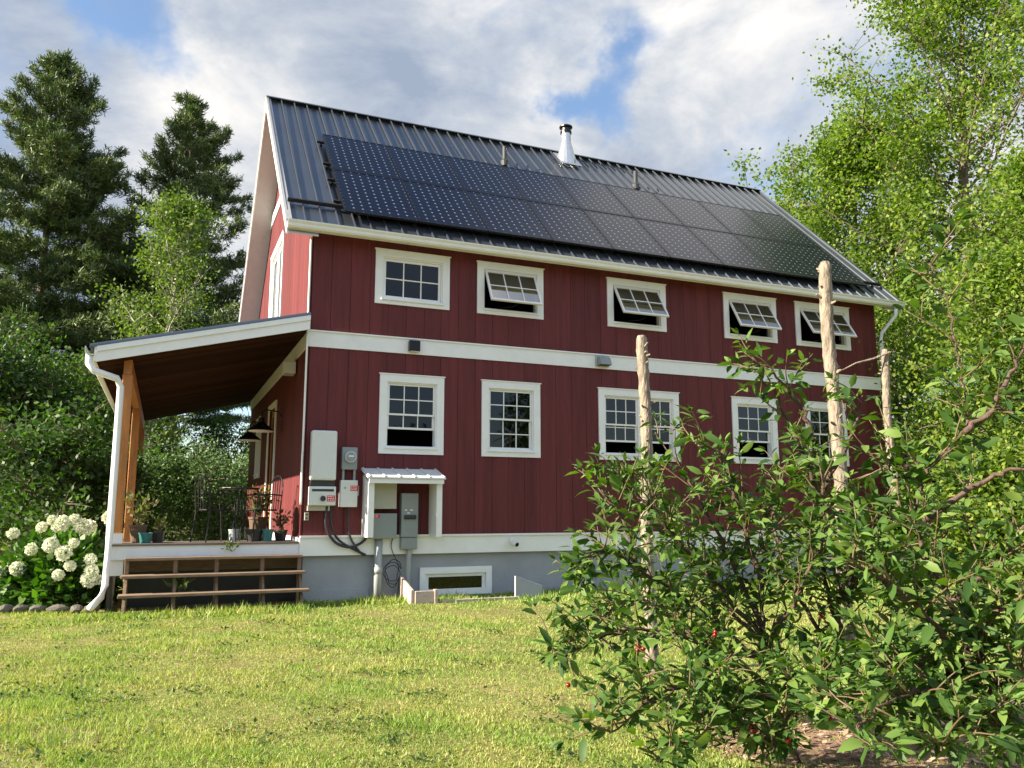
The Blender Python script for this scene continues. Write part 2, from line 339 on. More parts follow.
def boards(s0, s1, sp):
    out = []; x = s0
    while x < s1 - .15: x += sp + rg.uniform(-.02, .02); out.append(round(x, 4))
    return out[:-1]
ZB = -.46
ftop = lambda s: 5.08
wl = strips(FT, 0.001, L_, ZB, ftop, front_holes, -.12, 0, [])
wl.T = None
hb(wl, 'wall_core', 'gap')
hb(strips(FT, 0, L_, ZB, ftop, front_holes, .002, .024, boards(0, L_, .335), .006), 'front_wall', 'red')
gtop = lambda v: roof_z(v) - .12
gb_ = [RV] + boards(0, W_, .335)
hb(strips(GT, .122, W_, ZB, gtop, gable_holes, -.12, 0, [RV]), 'wall_core', 'gap')
hb(strips(GT, 0, W_, ZB, gtop, gable_holes, .002, .024, gb_, .006), 'gable_wall', 'red')
mb = MB(); mb.box(.0, L_, W_ - .12, W_, ZB, 4.4); hb(mb, 'back_wall', 'red')
RT = lambda s, d, z: (L_ + d, s, z)
hb(strips(RT, .122, W_ - .122, ZB, gtop, [], -.12, .02, [RV] + boards(0, W_, .335), .01), 'far_gable_wall', 'red')
mb = MB(); mb.box(.2, L_ - .2, .2, W_ - .2, 2.78, 2.98).box(.2, L_ - .2, .2, W_ - .2, -.75, -.5).box(.2, L_ - .2, 3.2, 3.3, -.5, 2.78).box(.2, L_ - .2, 3.2, 3.3, 2.98, 4.4)
hb(mb, 'interior', 'room')
# foundation with window hole
fh = (bwin[0] + .1, bwin[1] - .1, bwin[2] + .03, bwin[3] - .1)
hb(strips(FT, .03, L_ - .03, -2.0, lambda s: -.741, [fh], -.25, -.05, []), 'foundation', 'found')
mb = MB(); mb.box(.03, .28, .25, W_ - .1, -2, -.741).box(L_ - .3, L_ - .03, .25, W_ - .1, -2, -.741).box(.28, L_ - .3, W_ - .3, W_ - .1, -2, -.741); hb(mb, 'foundation', 'found')
mb = MB(); mb.box(.028, 1.15, .03, .0495, -2, -1.29); hb(mb, 'foundation_panel', 'found', bevel=.006)
mb = MB(); mb.box(.3, L_ - .3, 1.5, 1.6, -2, -.76); hb(mb, 'interior', 'room')
# trim bands
mb = MB(); mb.box(-.045, L_ + .02, -.05, -.0245, -.74, -.442); mb.box(-.045, L_ + .02, -.085, -.0245, -.4415, -.41); hb(mb, 'water_table', 'white')
mb = MB(); mb.box(-.05, -.0245, -.0243, W_, -.74, -.442); hb(mb, 'water_table', 'white')
mb = MB(); mb.box(-.045, L_ + .03, -.05, -.0245, 2.785, 3.05); mb.box(-.045, L_ + .03, -.075, -.0245, 3.0505, 3.075); hb(mb, 'belt_band', 'white')
mb = MB(); mb.box(-.05, -.0245, -.0243, W_, 2.785, 3.05); hb(mb, 'belt_band', 'white')
mb = MB(); mb.box(-.052, -.0245, 2.45, 6.95, 7.10, 7.34); hb(mb, 'gable_band', 'white')
# roof
mb = MB()
TH = .09
for (v0, z0, v1, z1) in ((EV, EZ, RV, RZ), (RV, RZ, BV, RZ - (BV - RV) * BSL)):
    mb.hexa([(-OA, v0, z0 - TH), (L_ + OA, v0, z0 - TH), (L_ + OA, v1, z1 - TH), (-OA, v1, z1 - TH)], [(-OA, v0, z0), (L_ + OA, v0, z0), (L_ + OA, v1, z1), (-OA, v1, z1)])
roof = hb(mb, 'roof', 'roof')
mb = MB(); u = -OA + .02; k = 0
while u < L_ + OA:
    for s0, s1 in ((.0, RL - .04),):
        for (du, wd, h) in ((0, .030, .030),):
            a, b_ = u + du - wd / 2, u + du + wd / 2
            mb.hexa([RP(a, s0, .001), RP(b_, s0, .001), RP(b_, s1, .001), RP(a, s1, .001)], [RP(a + .007, s0, h), RP(b_ - .007, s0, h), RP(b_ - .007, s1, h), RP(a + .007, s1, h)])
        for dd in ():
            a, b_ = u + dd - .010, u + dd + .010
            if b_ < L_ + OA: mb.hexa([RP(a, s0, .001), RP(b_, s0, .001), RP(b_, s1, .001), RP(a, s1, .001)], [RP(a + .006, s0, .007), RP(b_ - .006, s0, .007), RP(b_ - .006, s1, .007), RP(a + .006, s1, .007)])
    u += .2875
hb(mb, 'roof_rib', 'roof', roof); roofT = None
rib = house.children[-1] if False else None
mb = MB(); mb.hexa([RP(-OA - .02, RL - .16, .032), RP(L_ + OA + .02, RL - .16, .032), (L_ + OA + .02, RV, RZ + .035), (-OA - .02, RV, RZ + .035)], [RP(-OA - .02, RL - .16, .05), RP(L_ + OA + .02, RL - .16, .05), (L_ + OA + .02, RV, RZ + .075), (-OA - .02, RV, RZ + .075)])
mb.hexa([(-OA - .02, RV + .001, RZ + .035), (L_ + OA + .02, RV + .001, RZ + .035), (L_ + OA + .02, RV + .14, RZ - .09), (-OA - .02, RV + .14, RZ - .09)], [(-OA - .02, RV + .001, RZ + .075), (L_ + OA + .02, RV + .001, RZ + .075), (L_ + OA + .02, RV + .14, RZ - .05), (-OA - .02, RV + .14, RZ - .05)])
hb(mb, 'ridge_cap', 'roof', roof)
# rake boards and soffits
for nm, u0, u1 in (('left', -OA - .02, -OA + .012), ('right', L_ + OA - .012, L_ + OA + .02)):
    mb = MB()
    for (v0, z0, v1, z1) in ((EV, EZ, RV, RZ), (RV, RZ, BV, RZ - (BV - RV) * BSL)):
        mb.hexa([(u0, v0, z0 - .22), (u1, v0, z0 - .22), (u1, v1, z1 - .22), (u0, v1, z1 - .22)], [(u0, v0, z0 - TH - .003), (u1, v0, z0 - TH - .003), (u1, v1, z1 - TH - .003), (u0, v1, z1 - TH - .003)])
    hb(mb, 'rake_board', 'white')
    mb = MB()
    for (v0, z0, v1, z1) in ((EV, EZ, RV, RZ), (RV, RZ, BV, RZ - (BV - RV) * BSL)):
        mb.hexa([(u0 - .012, v0, z0 - .06), (u0 - .002, v0, z0 - .06), (u0 - .002, v1, z1 - .06), (u0 - .012, v1, z1 - .06)], [(u0 - .012, v0, z0 + .035), (u0 - .002, v0, z0 + .035), (u0 - .002, v1, z1 + .035), (u0 - .012, v1, z1 + .035)])
        mb.hexa([(u0 - .012, v0, z0 + .0355), (u0 + .09, v0, z0 + .0355), (u0 + .09, v1, z1 + .0355), (u0 - .012, v1, z1 + .0355)], [(u0 - .012, v0, z0 + .045), (u0 + .09, v0, z0 + .045), (u0 + .09, v1, z1 + .045), (u0 - .012, v1, z1 + .045)])
    hb(mb, 'rake_flashing', 'rib' if nm == 'left' else 'roof', roof)  # sun-lightened metal on the left, plain roof metal on the right
    a, b_ = (-OA + .014, .02) if nm == 'left' else (L_ - .02, L_ + OA - .014)
    mb = MB()
    for (v0, z0, v1, z1) in ((EV, EZ, RV, RZ), (RV, RZ, BV, RZ - (BV - RV) * BSL)):
        mb.hexa([(a, v0, z0 - .20), (b_, v0, z0 - .20), (b_, v1, z1 - .20), (a, v1, z1 - .20)], [(a, v0, z0 - .17), (b_, v0, z0 - .17), (b_, v1, z1 - .17), (a, v1, z1 - .17)])
    hb(mb, 'rake_soffit', 'soffit')
mb = MB(); mb.hexa([(-OA + .02, EV + .012, EZ - .13), (L_ + OA - .02, EV + .012, EZ - .13), (L_ + OA - .02, -.026, roof_z(-.026) - .13), (-OA + .02, -.026, roof_z(-.026) - .13)], [(-OA + .02, EV + .012, EZ - .10), (L_ + OA - .02, EV + .012, EZ - .10), (L_ + OA - .02, -.026, roof_z(-.026) - .10), (-OA + .02, -.026, roof_z(-.026) - .10)]); hb(mb, 'eave_soffit', 'white')
mb = MB(); prof = [(-.375, 4.855), (-.375, 4.725), (-.45, 4.725), (-.472, 4.755), (-.468, 4.80), (-.49, 4.835), (-.49, 4.858), (-.478, 4.858), (-.46, 4.80), (-.44, 4.745), (-.39, 4.745), (-.39, 4.855)]
vs = [(u, y, z) for u in (-OA - .01, L_ + OA + .01) for y, z in prof]; n = len(prof)
mb.add(vs, [(i, (i + 1) % n, n + (i + 1) % n, n + i) for i in range(n)] + [tuple(range(6)) + (6, 7, 8, 9, 10, 11), tuple(range(n, 2 * n))])
hb(mb, 'gutter', 'cream')
mb = MB(); mb.tube([(-.08, -.47, 4.74)] * 1 + [(L_ + .2, -.44, 4.73), (L_ + .2, -.40, 4.55), (L_ + .09, -.10, 4.2), (L_ + .07, -.09, 4.0), (L_ + .07, -.09, -.4), (L_ + .07, -.09, -1.35)][0:0] if False else [(L_ + .25, -.44, 4.73), (L_ + .25, -.41, 4.52), (L_ + .09, -.12, 4.15), (L_ + .07, -.10, 3.95), (L_ + .07, -.10, 1.5), (L_ + .07, -.10, -1.4)], .045, 10)
for z in (3.9, 2.6): mb.box(L_ + .01, L_ + .13, -.155, -.05, z, z + .03)
hb(mb, 'downspout', 'white', smooth=True)
mb = MB(); mb.box(-.045, -.0245, -.0241, .10, -.4415, 2.784).box(-.045, -.0245, -.0241, .10, 3.051, 4.73); hb(mb, 'corner_board', 'red')
mb = MB(); mb.box(-.053, .018, -.0575, -.026, -.40, 2.78).box(-.053, .0, -.0575, -.026, 3.08, 4.73)
# windows ---------------------------------------------------------------
def sash_mesh(mb, s0, s1, d0, d1, z0, z1, cols, rows, fr=.045, mu=.020):
    mb.frame(s0, s1, d0, d1, z0, z1, fr)
    for i in range(1, cols): x = s0 + fr + (s1 - s0 - 2 * fr) * i / cols; mb.box(x - mu / 2, x + mu / 2, d0 + .004, d1 - .004, z0 + fr, z1 - fr)
    for j in range(1, rows): z = z0 + fr + (z1 - z0 - 2 * fr) * j / rows; mb.box(s0 + fr, s1 - fr, d0 + .006, d1 - .006, z - mu / 2, z + mu / 2)
def pane_mesh(mb, s0, s1, d, z0, z1): mb.box(s0, s1, d - .003, d + .003, z0, z1)
def casing(T, a, b_, c, d_, hole, sill=.03, proud=.03):
    mb = MB(); mb.T = T; h = hole
    mb.box(a, b_, .0245, .0245 + proud, h[3], d_); mb.box(a, b_, .0245, .0245 + proud + .001, c, h[2]); mb.box(a, h[0], .0245, .0245 + proud - .002, h[2], h[3]); mb.box(h[1], b_, .0245, .0245 + proud - .002, h[2], h[3])
    mb.box(a - .02, b_ + .02, .0245, .07, d_ + .0005, d_ + .018); mb.box(h[0] - .02, h[1] + .02, .056, .085, h[2] - .03, h[2] - .004)
    # jambs
    j = .022
    mb.box(h[0], h[0] + j, -.12, .024, h[2], h[3]); mb.box(h[1] - j, h[1], -.12, .024, h[2], h[3]); mb.box(h[0] + j, h[1] - j, -.12, .024, h[3] - j, h[3]); mb.box(h[0] + j, h[1] - j, -.12, .024, h[2], h[2] + j)
    return hb(mb, 'window', 'white')
j = .024
for i, ((a, b_), h) in enumerate(zip(ups, front_holes[:5])):
    wd = casing(FT, a, b_, up_z[0], up_z[1], h)
    if i == 0:
        mb = MB(); mb.T = FT; sash_mesh(mb, h[0] + j, h[1] - j, -.045, -.005, h[2] + j, h[3] - j, 3, 2); hb(mb, 'sash', 'vinyl', wd)
        mb = MB(); mb.T = FT; pane_mesh(mb, h[0] + j + .01, h[1] - j - .01, -.025, h[2] + j + .01, h[3] - j - .01); hb(mb, 'pane', 'glass', wd)
    else:
        ang = R((0, 27, 31, 30, 32)[i]); zt = h[3] - j - .005; T = (lambda s, d, z, ang=ang, zt=zt: (s, -(.02 + d * math.cos(ang) + (zt - z) * math.sin(ang)), zt - (zt - z) * math.cos(ang) + d * math.sin(ang)))
        mb = MB(); mb.T = T; sash_mesh(mb, h[0] + j + .005, h[1] - j - .005, -.018, .018, h[2] + j, zt, 3, 2, .04); hb(mb, 'sash', 'vinyl', wd)
        mb = MB(); mb.T = T; pane_mesh(mb, h[0] + j + .02, h[1] - j - .02, 0, h[2] + j + .015, zt - .015); hb(mb, 'pane', 'glass2', wd)
        mb = MB(); mb.T = FT; zc = h[2] + .06; mb.tube([((h[0] + h[1]) / 2 - .25, -.03, zc), ((h[0] + h[1]) / 2, .12, zc + .01), ((h[0] + h[1]) / 2 + .06, .26, zc + .04)], .009, 6); mb.frame(h[0] + j, h[1] - j, -.09, -.075, h[2] + j, h[3] - j, .02); hb(mb, 'crank_arm', 'black', wd)
for i, ((a, b_), h) in enumerate(zip(lows, front_holes[5:])):
    wd = casing(FT, a, b_, low_z[0], low_z[1], h)
    units = [(h[0] + j, h[1] - j)]
    if i == 2:
        mid = (h[0] + h[1]) / 2; units = [(h[0] + j, mid - .03), (mid + .03, h[1] - j)]
        mb = MB(); mb.T = FT; mb.box(mid - .03, mid + .03, -.1, .02, h[2] + j, h[3] - j); hb(mb, 'mullion', 'vinyl', wd)
    for k, (s0, s1) in enumerate(units):
        z0, z1 = h[2] + j, h[3] - j; zm = (z0 + z1) / 2; lift = {0: .30, 2: .22, 3: .32}.get(i, 0)
        mb = MB(); mb.T = FT; sash_mesh(mb, s0, s1, -.035, -.003, zm - .01, z1, 3, 2, .032, .018); hb(mb, 'upper_sash', 'vinyl', wd)
        mb = MB(); mb.T = FT; pane_mesh(mb, s0 + .01, s1 - .01, -.02, zm, z1 - .01); hb(mb, 'pane', 'glass', wd)
        mb = MB(); mb.T = FT; sash_mesh(mb, s0, s1, -.075, -.04, z0 + lift, zm + .025 + lift, 3, 2, .036, .018); hb(mb, 'lower_sash', 'vinyl', wd)
        mb = MB(); mb.T = FT; pane_mesh(mb, s0 + .01, s1 - .01, -.058, z0 + .01 + lift, zm + .015 + lift); hb(mb, 'pane', 'glass', wd)
for g, kind in zip((gwin, gwin2), (2, 1)):
    h = (g[0] + .12, g[1] - .12, g[2] + .1, g[3] - .12); wd = casing(GT, g[0], g[1], g[2], g[3], h)
    mid = (h[0] + h[1]) / 2
    for s0, s1 in ([(h[0] + j, mid - .04), (mid + .04, h[1] - j)] if kind == 2 else [(h[0] + j, h[1] - j)]):
        mb = MB(); mb.T = GT; sash_mesh(mb, s0, s1, -.05, -.01, h[2] + j, h[3] - j, 1, 1, .05); hb(mb, 'sash', 'vinyl', wd)
        mb = MB(); mb.T = GT; pane_mesh(mb, s0 + .01, s1 - .01, -.03, h[2] + j + .01, h[3] - j - .01); hb(mb, 'pane', 'glass', wd)
    if kind == 2: mb = MB(); mb.T = GT; mb.box(mid - .04, mid + .04, -.1, .02, h[2] + j, h[3] - j); hb(mb, 'mullion', 'vinyl', wd)
h = gable_holes[1]; mb = MB(); mb.T = GT
mb.box(gdoor[0], gdoor[1], .0245, .055, h[3], gdoor[3]).box(gdoor[0], h[0], .0245, .053, -.44, h[3]).box(h[1], gdoor[1], .0245, .053, -.44, h[3]); hb(mb, 'door_frame', 'white')
mb = MB(); mb.T = GT; mb.box(h[0], h[1], -.06, -.02, h[2], .45).box(h[0], h[0] + .14, -.06, -.02, .45, h[3]).box(h[1] - .14, h[1], -.06, -.02, .45, h[3]).box(h[0] + .14, h[1] - .14, -.06, -.02, h[3] - .15, h[3]); dr = hb(mb, 'door', 'doorwood')
mb = MB(); mb.T = GT; pane_mesh(mb, h[0] + .13, h[1] - .13, -.04, .44, h[3] - .14); hb(mb, 'pane', 'glass', dr)
mb = MB(); mb.T = GT; mb.tube([(h[0] + .07, -.02, .3), (h[0] + .07, .05, .3), (h[0] + .19, .05, .3)], .014, 6); hb(mb, 'handle', 'black', dr)
# basement window
mb = MB(); mb.T = FT; a, b_, c, d_ = bwin; mb.frame(a, b_, -.049, -.01, c, d_, .11); wd = hb(mb, 'basement_window', 'white')
mb = MB(); mb.T = FT; mb.frame(fh[0] + .01, fh[1] - .01, -.12, -.055, fh[2], fh[3] - .01, .06); hb(mb, 'sash', 'vinyl', wd)
mb = MB(); mb.T = FT; pane_mesh(mb, fh[0] + .05, fh[1] - .05, -.09, fh[2] + .04, fh[3] - .05); hb(mb, 'pane', 'glass', wd)
# chimney and vents
def house_z_roof(v): return roof_z(v)
cu, cv = 7.03, RV - .42; cz = roof_z(cv)
mb = MB(); mb.add([(cu + sx * wx, cv + sy * wy, z) for (wx, wy, z) in ((.24, .26, cz - .32), (.24, .26, cz + .12), (.12, .12, cz + .62)) for sx, sy in ((-1, -1), (1, -1), (1, 1), (-1, 1))],
                  [(i * 4 + k, i * 4 + (k + 1) % 4, i * 4 + 4 + (k + 1) % 4, i * 4 + 4 + k) for i in range(2) for k in range(4)] + [(0, 1, 2, 3), (8, 9, 10, 11)])
mb = MB().lathe([(.27, -.36), (.27, .0), (.14, .52), (.125, .53), (.125, .78)], (cu, cv, cz), 16)
mb.hexa([RP(cu - .3, RL - 1.0, .034), RP(cu + .3, RL - 1.0, .034), RP(cu + .3, RL - .3, .034), RP(cu - .3, RL - .3, .034)], [RP(cu - .3, RL - 1.0, .044), RP(cu + .3, RL - 1.0, .044), RP(cu + .3, RL - .3, .044), RP(cu - .3, RL - .3, .044)])
ch = hb(mb, 'chimney', 'galv', smooth=False)
mb = MB().lathe([(.15, .782), (.15, .84), (.125, .85), (.125, .93), (.175, .94), (.175, .97), (.09, 1.02)], (cu, cv, cz), 16); hb(mb, 'chimney_cap', 'black', ch)
for uu, ss in ((4.94, 4.95), (8.62, 4.95)):
    p = RP(uu, ss); mb = MB().lathe([(.055, -.1), (.055, .42), (.04, .42), (.04, .36)], p, 12); mb.lathe([(.10, -.08), (.10, .05), (.06, .10)], p, 12); hb(mb, 'vent_pipe', 'darkplastic')
mb = MB()
mb.hexa([RP(-.46, .76, .032), RP(.52, .76, .032), RP(.52, .80, .032), RP(-.46, .80, .032)], [RP(-.46, .76, .10), RP(.52, .76, .10), RP(.52, .80, .10), RP(-.46, .80, .10)]); hb(mb, 'snow_guard_rail', 'blackrail'); mb = MB()
mb.hexa([RP(12.9, .76, .032), RP(L_ + .45, .76, .032), RP(L_ + .45, .80, .032), RP(12.9, .80, .032)], [RP(12.9, .76, .10), RP(L_ + .45, .76, .10), RP(L_ + .45, .80, .10), RP(12.9, .80, .10)])
hb(mb, 'snow_guard_rail', 'blackrail')
# porch --------------------------------------------------------------
PU0, PV0, PV1 = -3.33, -.30, 9.9
def pz(u): return 3.31 + u * .2477    # top of the porch roof
mb = MB(); mb.hexa([(PU0, PV0 - .03, pz(PU0) - .03), (-.05, PV0 - .03, pz(-.05) - .03), (-.05, PV1, pz(-.05) - .03), (PU0, PV1, pz(PU0) - .03)], [(PU0, PV0 - .03, pz(PU0)), (-.05, PV0 - .03, pz(-.05)), (-.05, PV1, pz(-.05)), (PU0, PV1, pz(PU0))])
v = PV0
while v < PV1 - .1:
    mb.hexa([(PU0, v, pz(PU0) + .001), (-.05, v, pz(-.05) + .001), (-.05, v + .04, pz(-.05) + .001), (PU0, v + .04, pz(PU0) + .001)], [(PU0, v + .008, pz(PU0) + .03), (-.05, v + .008, pz(-.05) + .03), (-.05, v + .032, pz(-.05) + .03), (PU0, v + .032, pz(PU0) + .03)]); v += .2875
pr = hb(mb, 'porch_roof', 'roof')
FH = .27
mb = MB(); a0 = PU0 + .1
for (zt, zb_, v0) in ((.0305, .115, PV0 - .026), (.116, FH, PV0)):
    mb.hexa([(a0, v0, pz(a0) - zb_), (-.05, v0, pz(-.05) - zb_), (-.05, PV0 + .03, pz(-.05) - zb_), (a0, PV0 + .03, pz(a0) - zb_)], [(a0, v0, pz(a0) - zt), (-.05, v0, pz(-.05) - zt), (-.05, PV0 + .03, pz(-.05) - zt), (a0, PV0 + .03, pz(a0) - zt)])
mb.box(a0 - .03, a0 - .001, PV0, PV1, pz(a0) - .26, pz(a0) - .035)
hb(mb, 'fascia', 'white', pr)
mb = MB(); v = PV0 + .035
while v < PV1 - .14:
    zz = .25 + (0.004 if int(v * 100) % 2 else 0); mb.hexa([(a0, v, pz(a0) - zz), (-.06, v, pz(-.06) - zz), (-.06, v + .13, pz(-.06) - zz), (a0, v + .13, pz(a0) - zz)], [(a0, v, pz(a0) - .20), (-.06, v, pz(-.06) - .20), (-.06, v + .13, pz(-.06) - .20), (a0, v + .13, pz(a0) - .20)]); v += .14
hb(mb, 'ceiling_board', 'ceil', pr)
mb = MB(); mb.box(-2.86, -2.74, .12, PV1 - .1, 2.14, 2.40); hb(mb, 'porch_beam', 'stain')
mb = MB(); prof = [(0, 0), (-.10, 0), (-.13, .05), (-.13, .13), (-.115, .13), (-.115, .06), (-.09, .015), (0, .015)]
n = len(prof); ux = a0 - .031; zg_ = pz(a0) - .17
mb.add([(ux + a, y, zg_ + c) for y in (PV0 - .02, PV1) for a, c in prof], [(i, (i + 1) % n, n + (i + 1) % n, n + i) for i in range(n)] + [tuple(range(n)), tuple(range(n, 2 * n))]); hb(mb, 'gutter', 'cream', pr)
mb = MB(); mb.tube([(ux - .07, PV0 + .05, zg_ + .01), (ux - .065, PV0 + .03, zg_ - .13), (ux + .02, PV0, zg_ - .24), (-2.93, -.18, 2.02), (-2.87, -.13, 1.90), (-2.87, -.13, 1.5), (-2.87, -.13, -.3), (-2.88, -.14, -1.1), (-2.92, -.19, -1.27), (-3.04, -.40, -1.40)], .052, 10)
hb(mb, 'porch_downspout', 'white', smooth=True)
for v0 in (.12, 4.9, 9.5):
    mb = MB(); mb.box(-2.87, -2.715, v0, v0 + .12, -.345 if v0 < 1 else -1.35, 2.14); po = hb(mb, 'porch_post', 'stain', bevel=.012)
    mb = MB(); zz0 = -.3455 if v0 < 1 else -1.351; mb.box(-2.885, -2.70, v0 - .015, v0 + .135, zz0 - .155, zz0); hb(mb, 'post_base', 'white', po)
mb = MB(); u = -2.90
v = .0
mb.box(-2.92, -.06, -.045, .10, -.535, -.505); v = .106
while v < .95: mb.box(-2.92, -.06, v, v + .137, -.535, -.505); v += .143
dk = hb(mb, 'porch_deck', 'deckwood')
mb = MB(); mb.box(-2.90, -.052, -.02, .02, -.74, -.536).box(-2.90, -2.86, .021, 1.1, -.74, -.536); hb(mb, 'deck_fascia', 'white', dk)
mb = MB(); mb.box(-2.90, -2.66, .03, .30, -.98, -.741); hb(mb, 'deck_footing', 'white', dk)
mb = MB(); mb.box(-2.6, .026, .5, .53, -.96, -.741); hb(mb, 'skirt_and_shade_board', 'stair', dk)
mb = MB(); mb.box(-2.6, .026, .56, .6, -1.6, -.741); hb(mb, 'skirt_and_shade_board', 'terra', dk)  # dark sheet added behind the stairs to stand for under-deck shade
mb = MB(); mb.box(-2.86, -2.80, .31, 1.1, -1.6, -.741).box(-2.86, -2.80, .03, .309, -1.6, -.981); hb(mb, 'skirt_and_shade_board', 'terra', dk)  # dark side boards, added to keep low sun out from under the deck
# ------------------------------------------------------------------ solar panels (each one a part of the array)
PW, PH = 1.372, 1.925; cA = math.atan(SL)
arr = hthing('solar_array', 0, 0, 0, 'array of black solar panels in two rows across the metal roof', 'solar array')
g = .006; f_ = .022; x1, y1 = PW - g, PH - g
mb = MB(); mb.box(g, x1, g, g + f_, .0, .042).box(g, x1, y1 - f_, y1, .0, .042).box(g, g + f_, g + f_, y1 - f_, 0, .042).box(x1 - f_, x1, g + f_, y1 - f_, 0, .042).box(g + f_, x1 - f_, g + f_, y1 - f_, .004, .020)
pf = mb.build('solar_panel', 'frame', arr)
mb = MB(); mb.box(g + f_, x1 - f_, g + f_, y1 - f_, .022, .036); pc = mb.build('cells', 'cells', pf)
me = pc.data; uv = me.uv_layers.new(name='UVMap')
for lp in me.loops:
    c = me.vertices[lp.vertex_index].co; uv.data[lp.index].uv = ((c.x - g - f_) / (x1 - g - 2 * f_), (c.y - g - f_) / (y1 - g - 2 * f_))
for r_ in range(2):
    for k in range(9):
        if r_ + k == 0: o = pf
        else: o = pf.copy(); COL.objects.link(o); o.parent = arr; c2 = pc.copy(); COL.objects.link(c2); c2.parent = o
        o.location = RP(.485 + k * PW, .44 + r_ * (PH + .006), .11); o.rotation_euler = (cA, 0, 0)
for s_ in (.95, 1.95, 2.75, 3.95):
    mb = MB(); mb.hexa([RP(.36, s_, .05), RP(12.92, s_, .05), RP(12.92, s_ + .04, .05), RP(.36, s_ + .04, .05)], [RP(.36, s_, .10), RP(12.92, s_, .10), RP(12.92, s_ + .04, .10), RP(.36, s_ + .04, .10)])
    for k in range(14):
        uu = .42 + k * .955; mb.hexa([RP(uu, s_ - .06, .002), RP(uu + .05, s_ - .06, .002), RP(uu + .05, s_ + .08, .002), RP(uu, s_ + .08, .002)], [RP(uu, s_ - .06, .05), RP(uu + .05, s_ - .06, .05), RP(uu + .05, s_ + .08, .05), RP(uu, s_ + .08, .05)])
    mb.build('rail', 'blackrail', arr)

# ------------------------------------------------------------------ utilities on the front wall
def label_plate(mb, s0, s1, d, z0, z1): mb.box(s0, s1, -d - .002, -d, z0, z1)
def red_label(parent, s0, s1, d, z0, z1):
    mb = MB(); label_plate(mb, s0, s1, d, z0, z1); o = mb.build('warning_label', 'labelred', parent)
    mb = MB(); n = 3
    for i in range(n):
        z = z0 + (z1 - z0) * (i + .6) / (n + .4); x = s0 + .012
        rr = random.Random(i + int(s0 * 100))
        while x < s1 - .03: wq = rr.uniform(.015, .04); mb.box(x, min(x + wq, s1 - .01), -d - .0035, -d - .002, z, z + (z1 - z0) * .12); x += wq + .012
    mb.build('lettering', 'vinyl', o)
t_ = hthing('solar_inverter', .27, -.03, .0, 'tall pale grey inverter box near the left corner of the front wall', 'inverter')
mb = MB(); mb.box(-.21, .21, -.23, -.03, .50, 1.33); mb.build('upper_case', 'boxlight', t_, bevel=.03)
mb = MB(); mb.box(-.20, .20, -.17, -.03, .40, .499); mb.build('vent_gap', 'darkplastic', t_, bevel=.01)
mb = MB(); mb.box(-.215, .215, -.22, -.03, .085, .399); mb.build('lower_case', 'boxlight', t_, bevel=.015)
mb = MB(); mb.box(-.18, .18, -.2235, -.2205, .315, .355); mb.build('name_strip', 'darkplastic', t_)
mb = MB(); mb.tube([(0, -.22, .20), (0, -.255, .20)], .045, 14); mb.build('knob', 'darkplastic', t_)
red_label(t_, .07, .20, .2205, .15, .25)
mb = MB(); mb.box(-.22, .14, -.12, -.01, -.0, .084); mb.build('mount_plate', 'boxbeige', t_)
t_ = hthing('electricity_meter', .72, -.03, 0, 'small grey meter box with round glass dial beside the inverter', 'meter')
mb = MB(); mb.box(-.13, .13, -.12, 0, .69, 1.07); mb.build('meter_box', 'boxdark', t_, bevel=.012)
mb = MB(); mb.tube([(0, -.12, .90), (0, -.20, .90)], .098, 20); mb.build('dial_rim', 'galv', t_)
mb = MB(); mb.tube([(0, -.2005, .90), (0, -.215, .90)], .078, 20); mb.build('dial', 'boxdark', t_)
mb = MB(); mb.box(-.04, .05, -.218, -.2155, .90, .925); mb.build('display', 'vinyl', t_)
mb = MB(); mb.tube([(.1, -.05, .69), (.1, -.05, .51)], .022, 8); mb.build('conduit', 'pvc', t_); mb = MB(); mb.tube([(-.09, -.05, .69), (-.09, -.05, .51)], .022, 8); mb.build('conduit', 'pvc', t_)
t_ = hthing('disconnect_switch', .72, -.03, 0, 'white disconnect box with small red label below the round meter', 'electrical box')
mb = MB(); mb.box(-.145, .145, -.14, 0, .06, .51); mb.build('case', 'boxlight', t_, bevel=.01)
red_label(t_, .02, .15, .1405, .33, .42)
mb = MB(); mb.tube([(-.07, -.14, .38), (-.07, -.15, .38)], .02, 10); mb.build('lock', 'pvc', t_); mb = MB(); mb.box(.146, .17, -.12, -.04, .25, .42); mb.build('handle', 'pvc', t_)
# canopy
t_ = hthing('utility_canopy', 1.7, -.026, 0, 'small white lean-to hood with metal roof over the grey electrical boxes', 'canopy')
mb = MB(); mb.hexa([(-.76, -.56, .53), (.60, -.56, .53), (.60, -.0, .70), (-.76, 0, .70)], [(-.76, -.56, .555), (.60, -.56, .555), (.60, 0, .725), (-.76, 0, .725)])
for k in range(6): x = -.74 + k * .26; mb.hexa([(x, -.56, .556), (x + .03, -.56, .556), (x + .03, 0, .726), (x, 0, .726)], [(x, -.56, .572), (x + .03, -.56, .572), (x + .03, 0, .742), (x, 0, .742)])
mb.build('canopy_roof', 'boxlight', t_)
mb = MB(); mb.box(-.73, .57, -.54, -.51, .455, .528); mb.build('canopy_fascia', 'white', t_)
for sx in (-.72, .47): mb = MB(); mb.hexa([(sx, -.45, -.44), (sx + .10, -.45, -.44), (sx + .10, -.001, -.44), (sx, -.001, -.44)], [(sx, -.45, .46), (sx + .10, -.45, .46), (sx + .10, -.001, .62), (sx, -.001, .62)]); mb.build('side_panel', 'white', t_)
t_ = hthing('breaker_box', 1.32, -.03, 0, 'beige breaker box stacked over a grey box with red label under the hood', 'electrical box')
mb = MB(); mb.box(-.22, .22, -.17, 0, .03, .53); mb.build('upper_box', 'boxbeige', t_, bevel=.01)
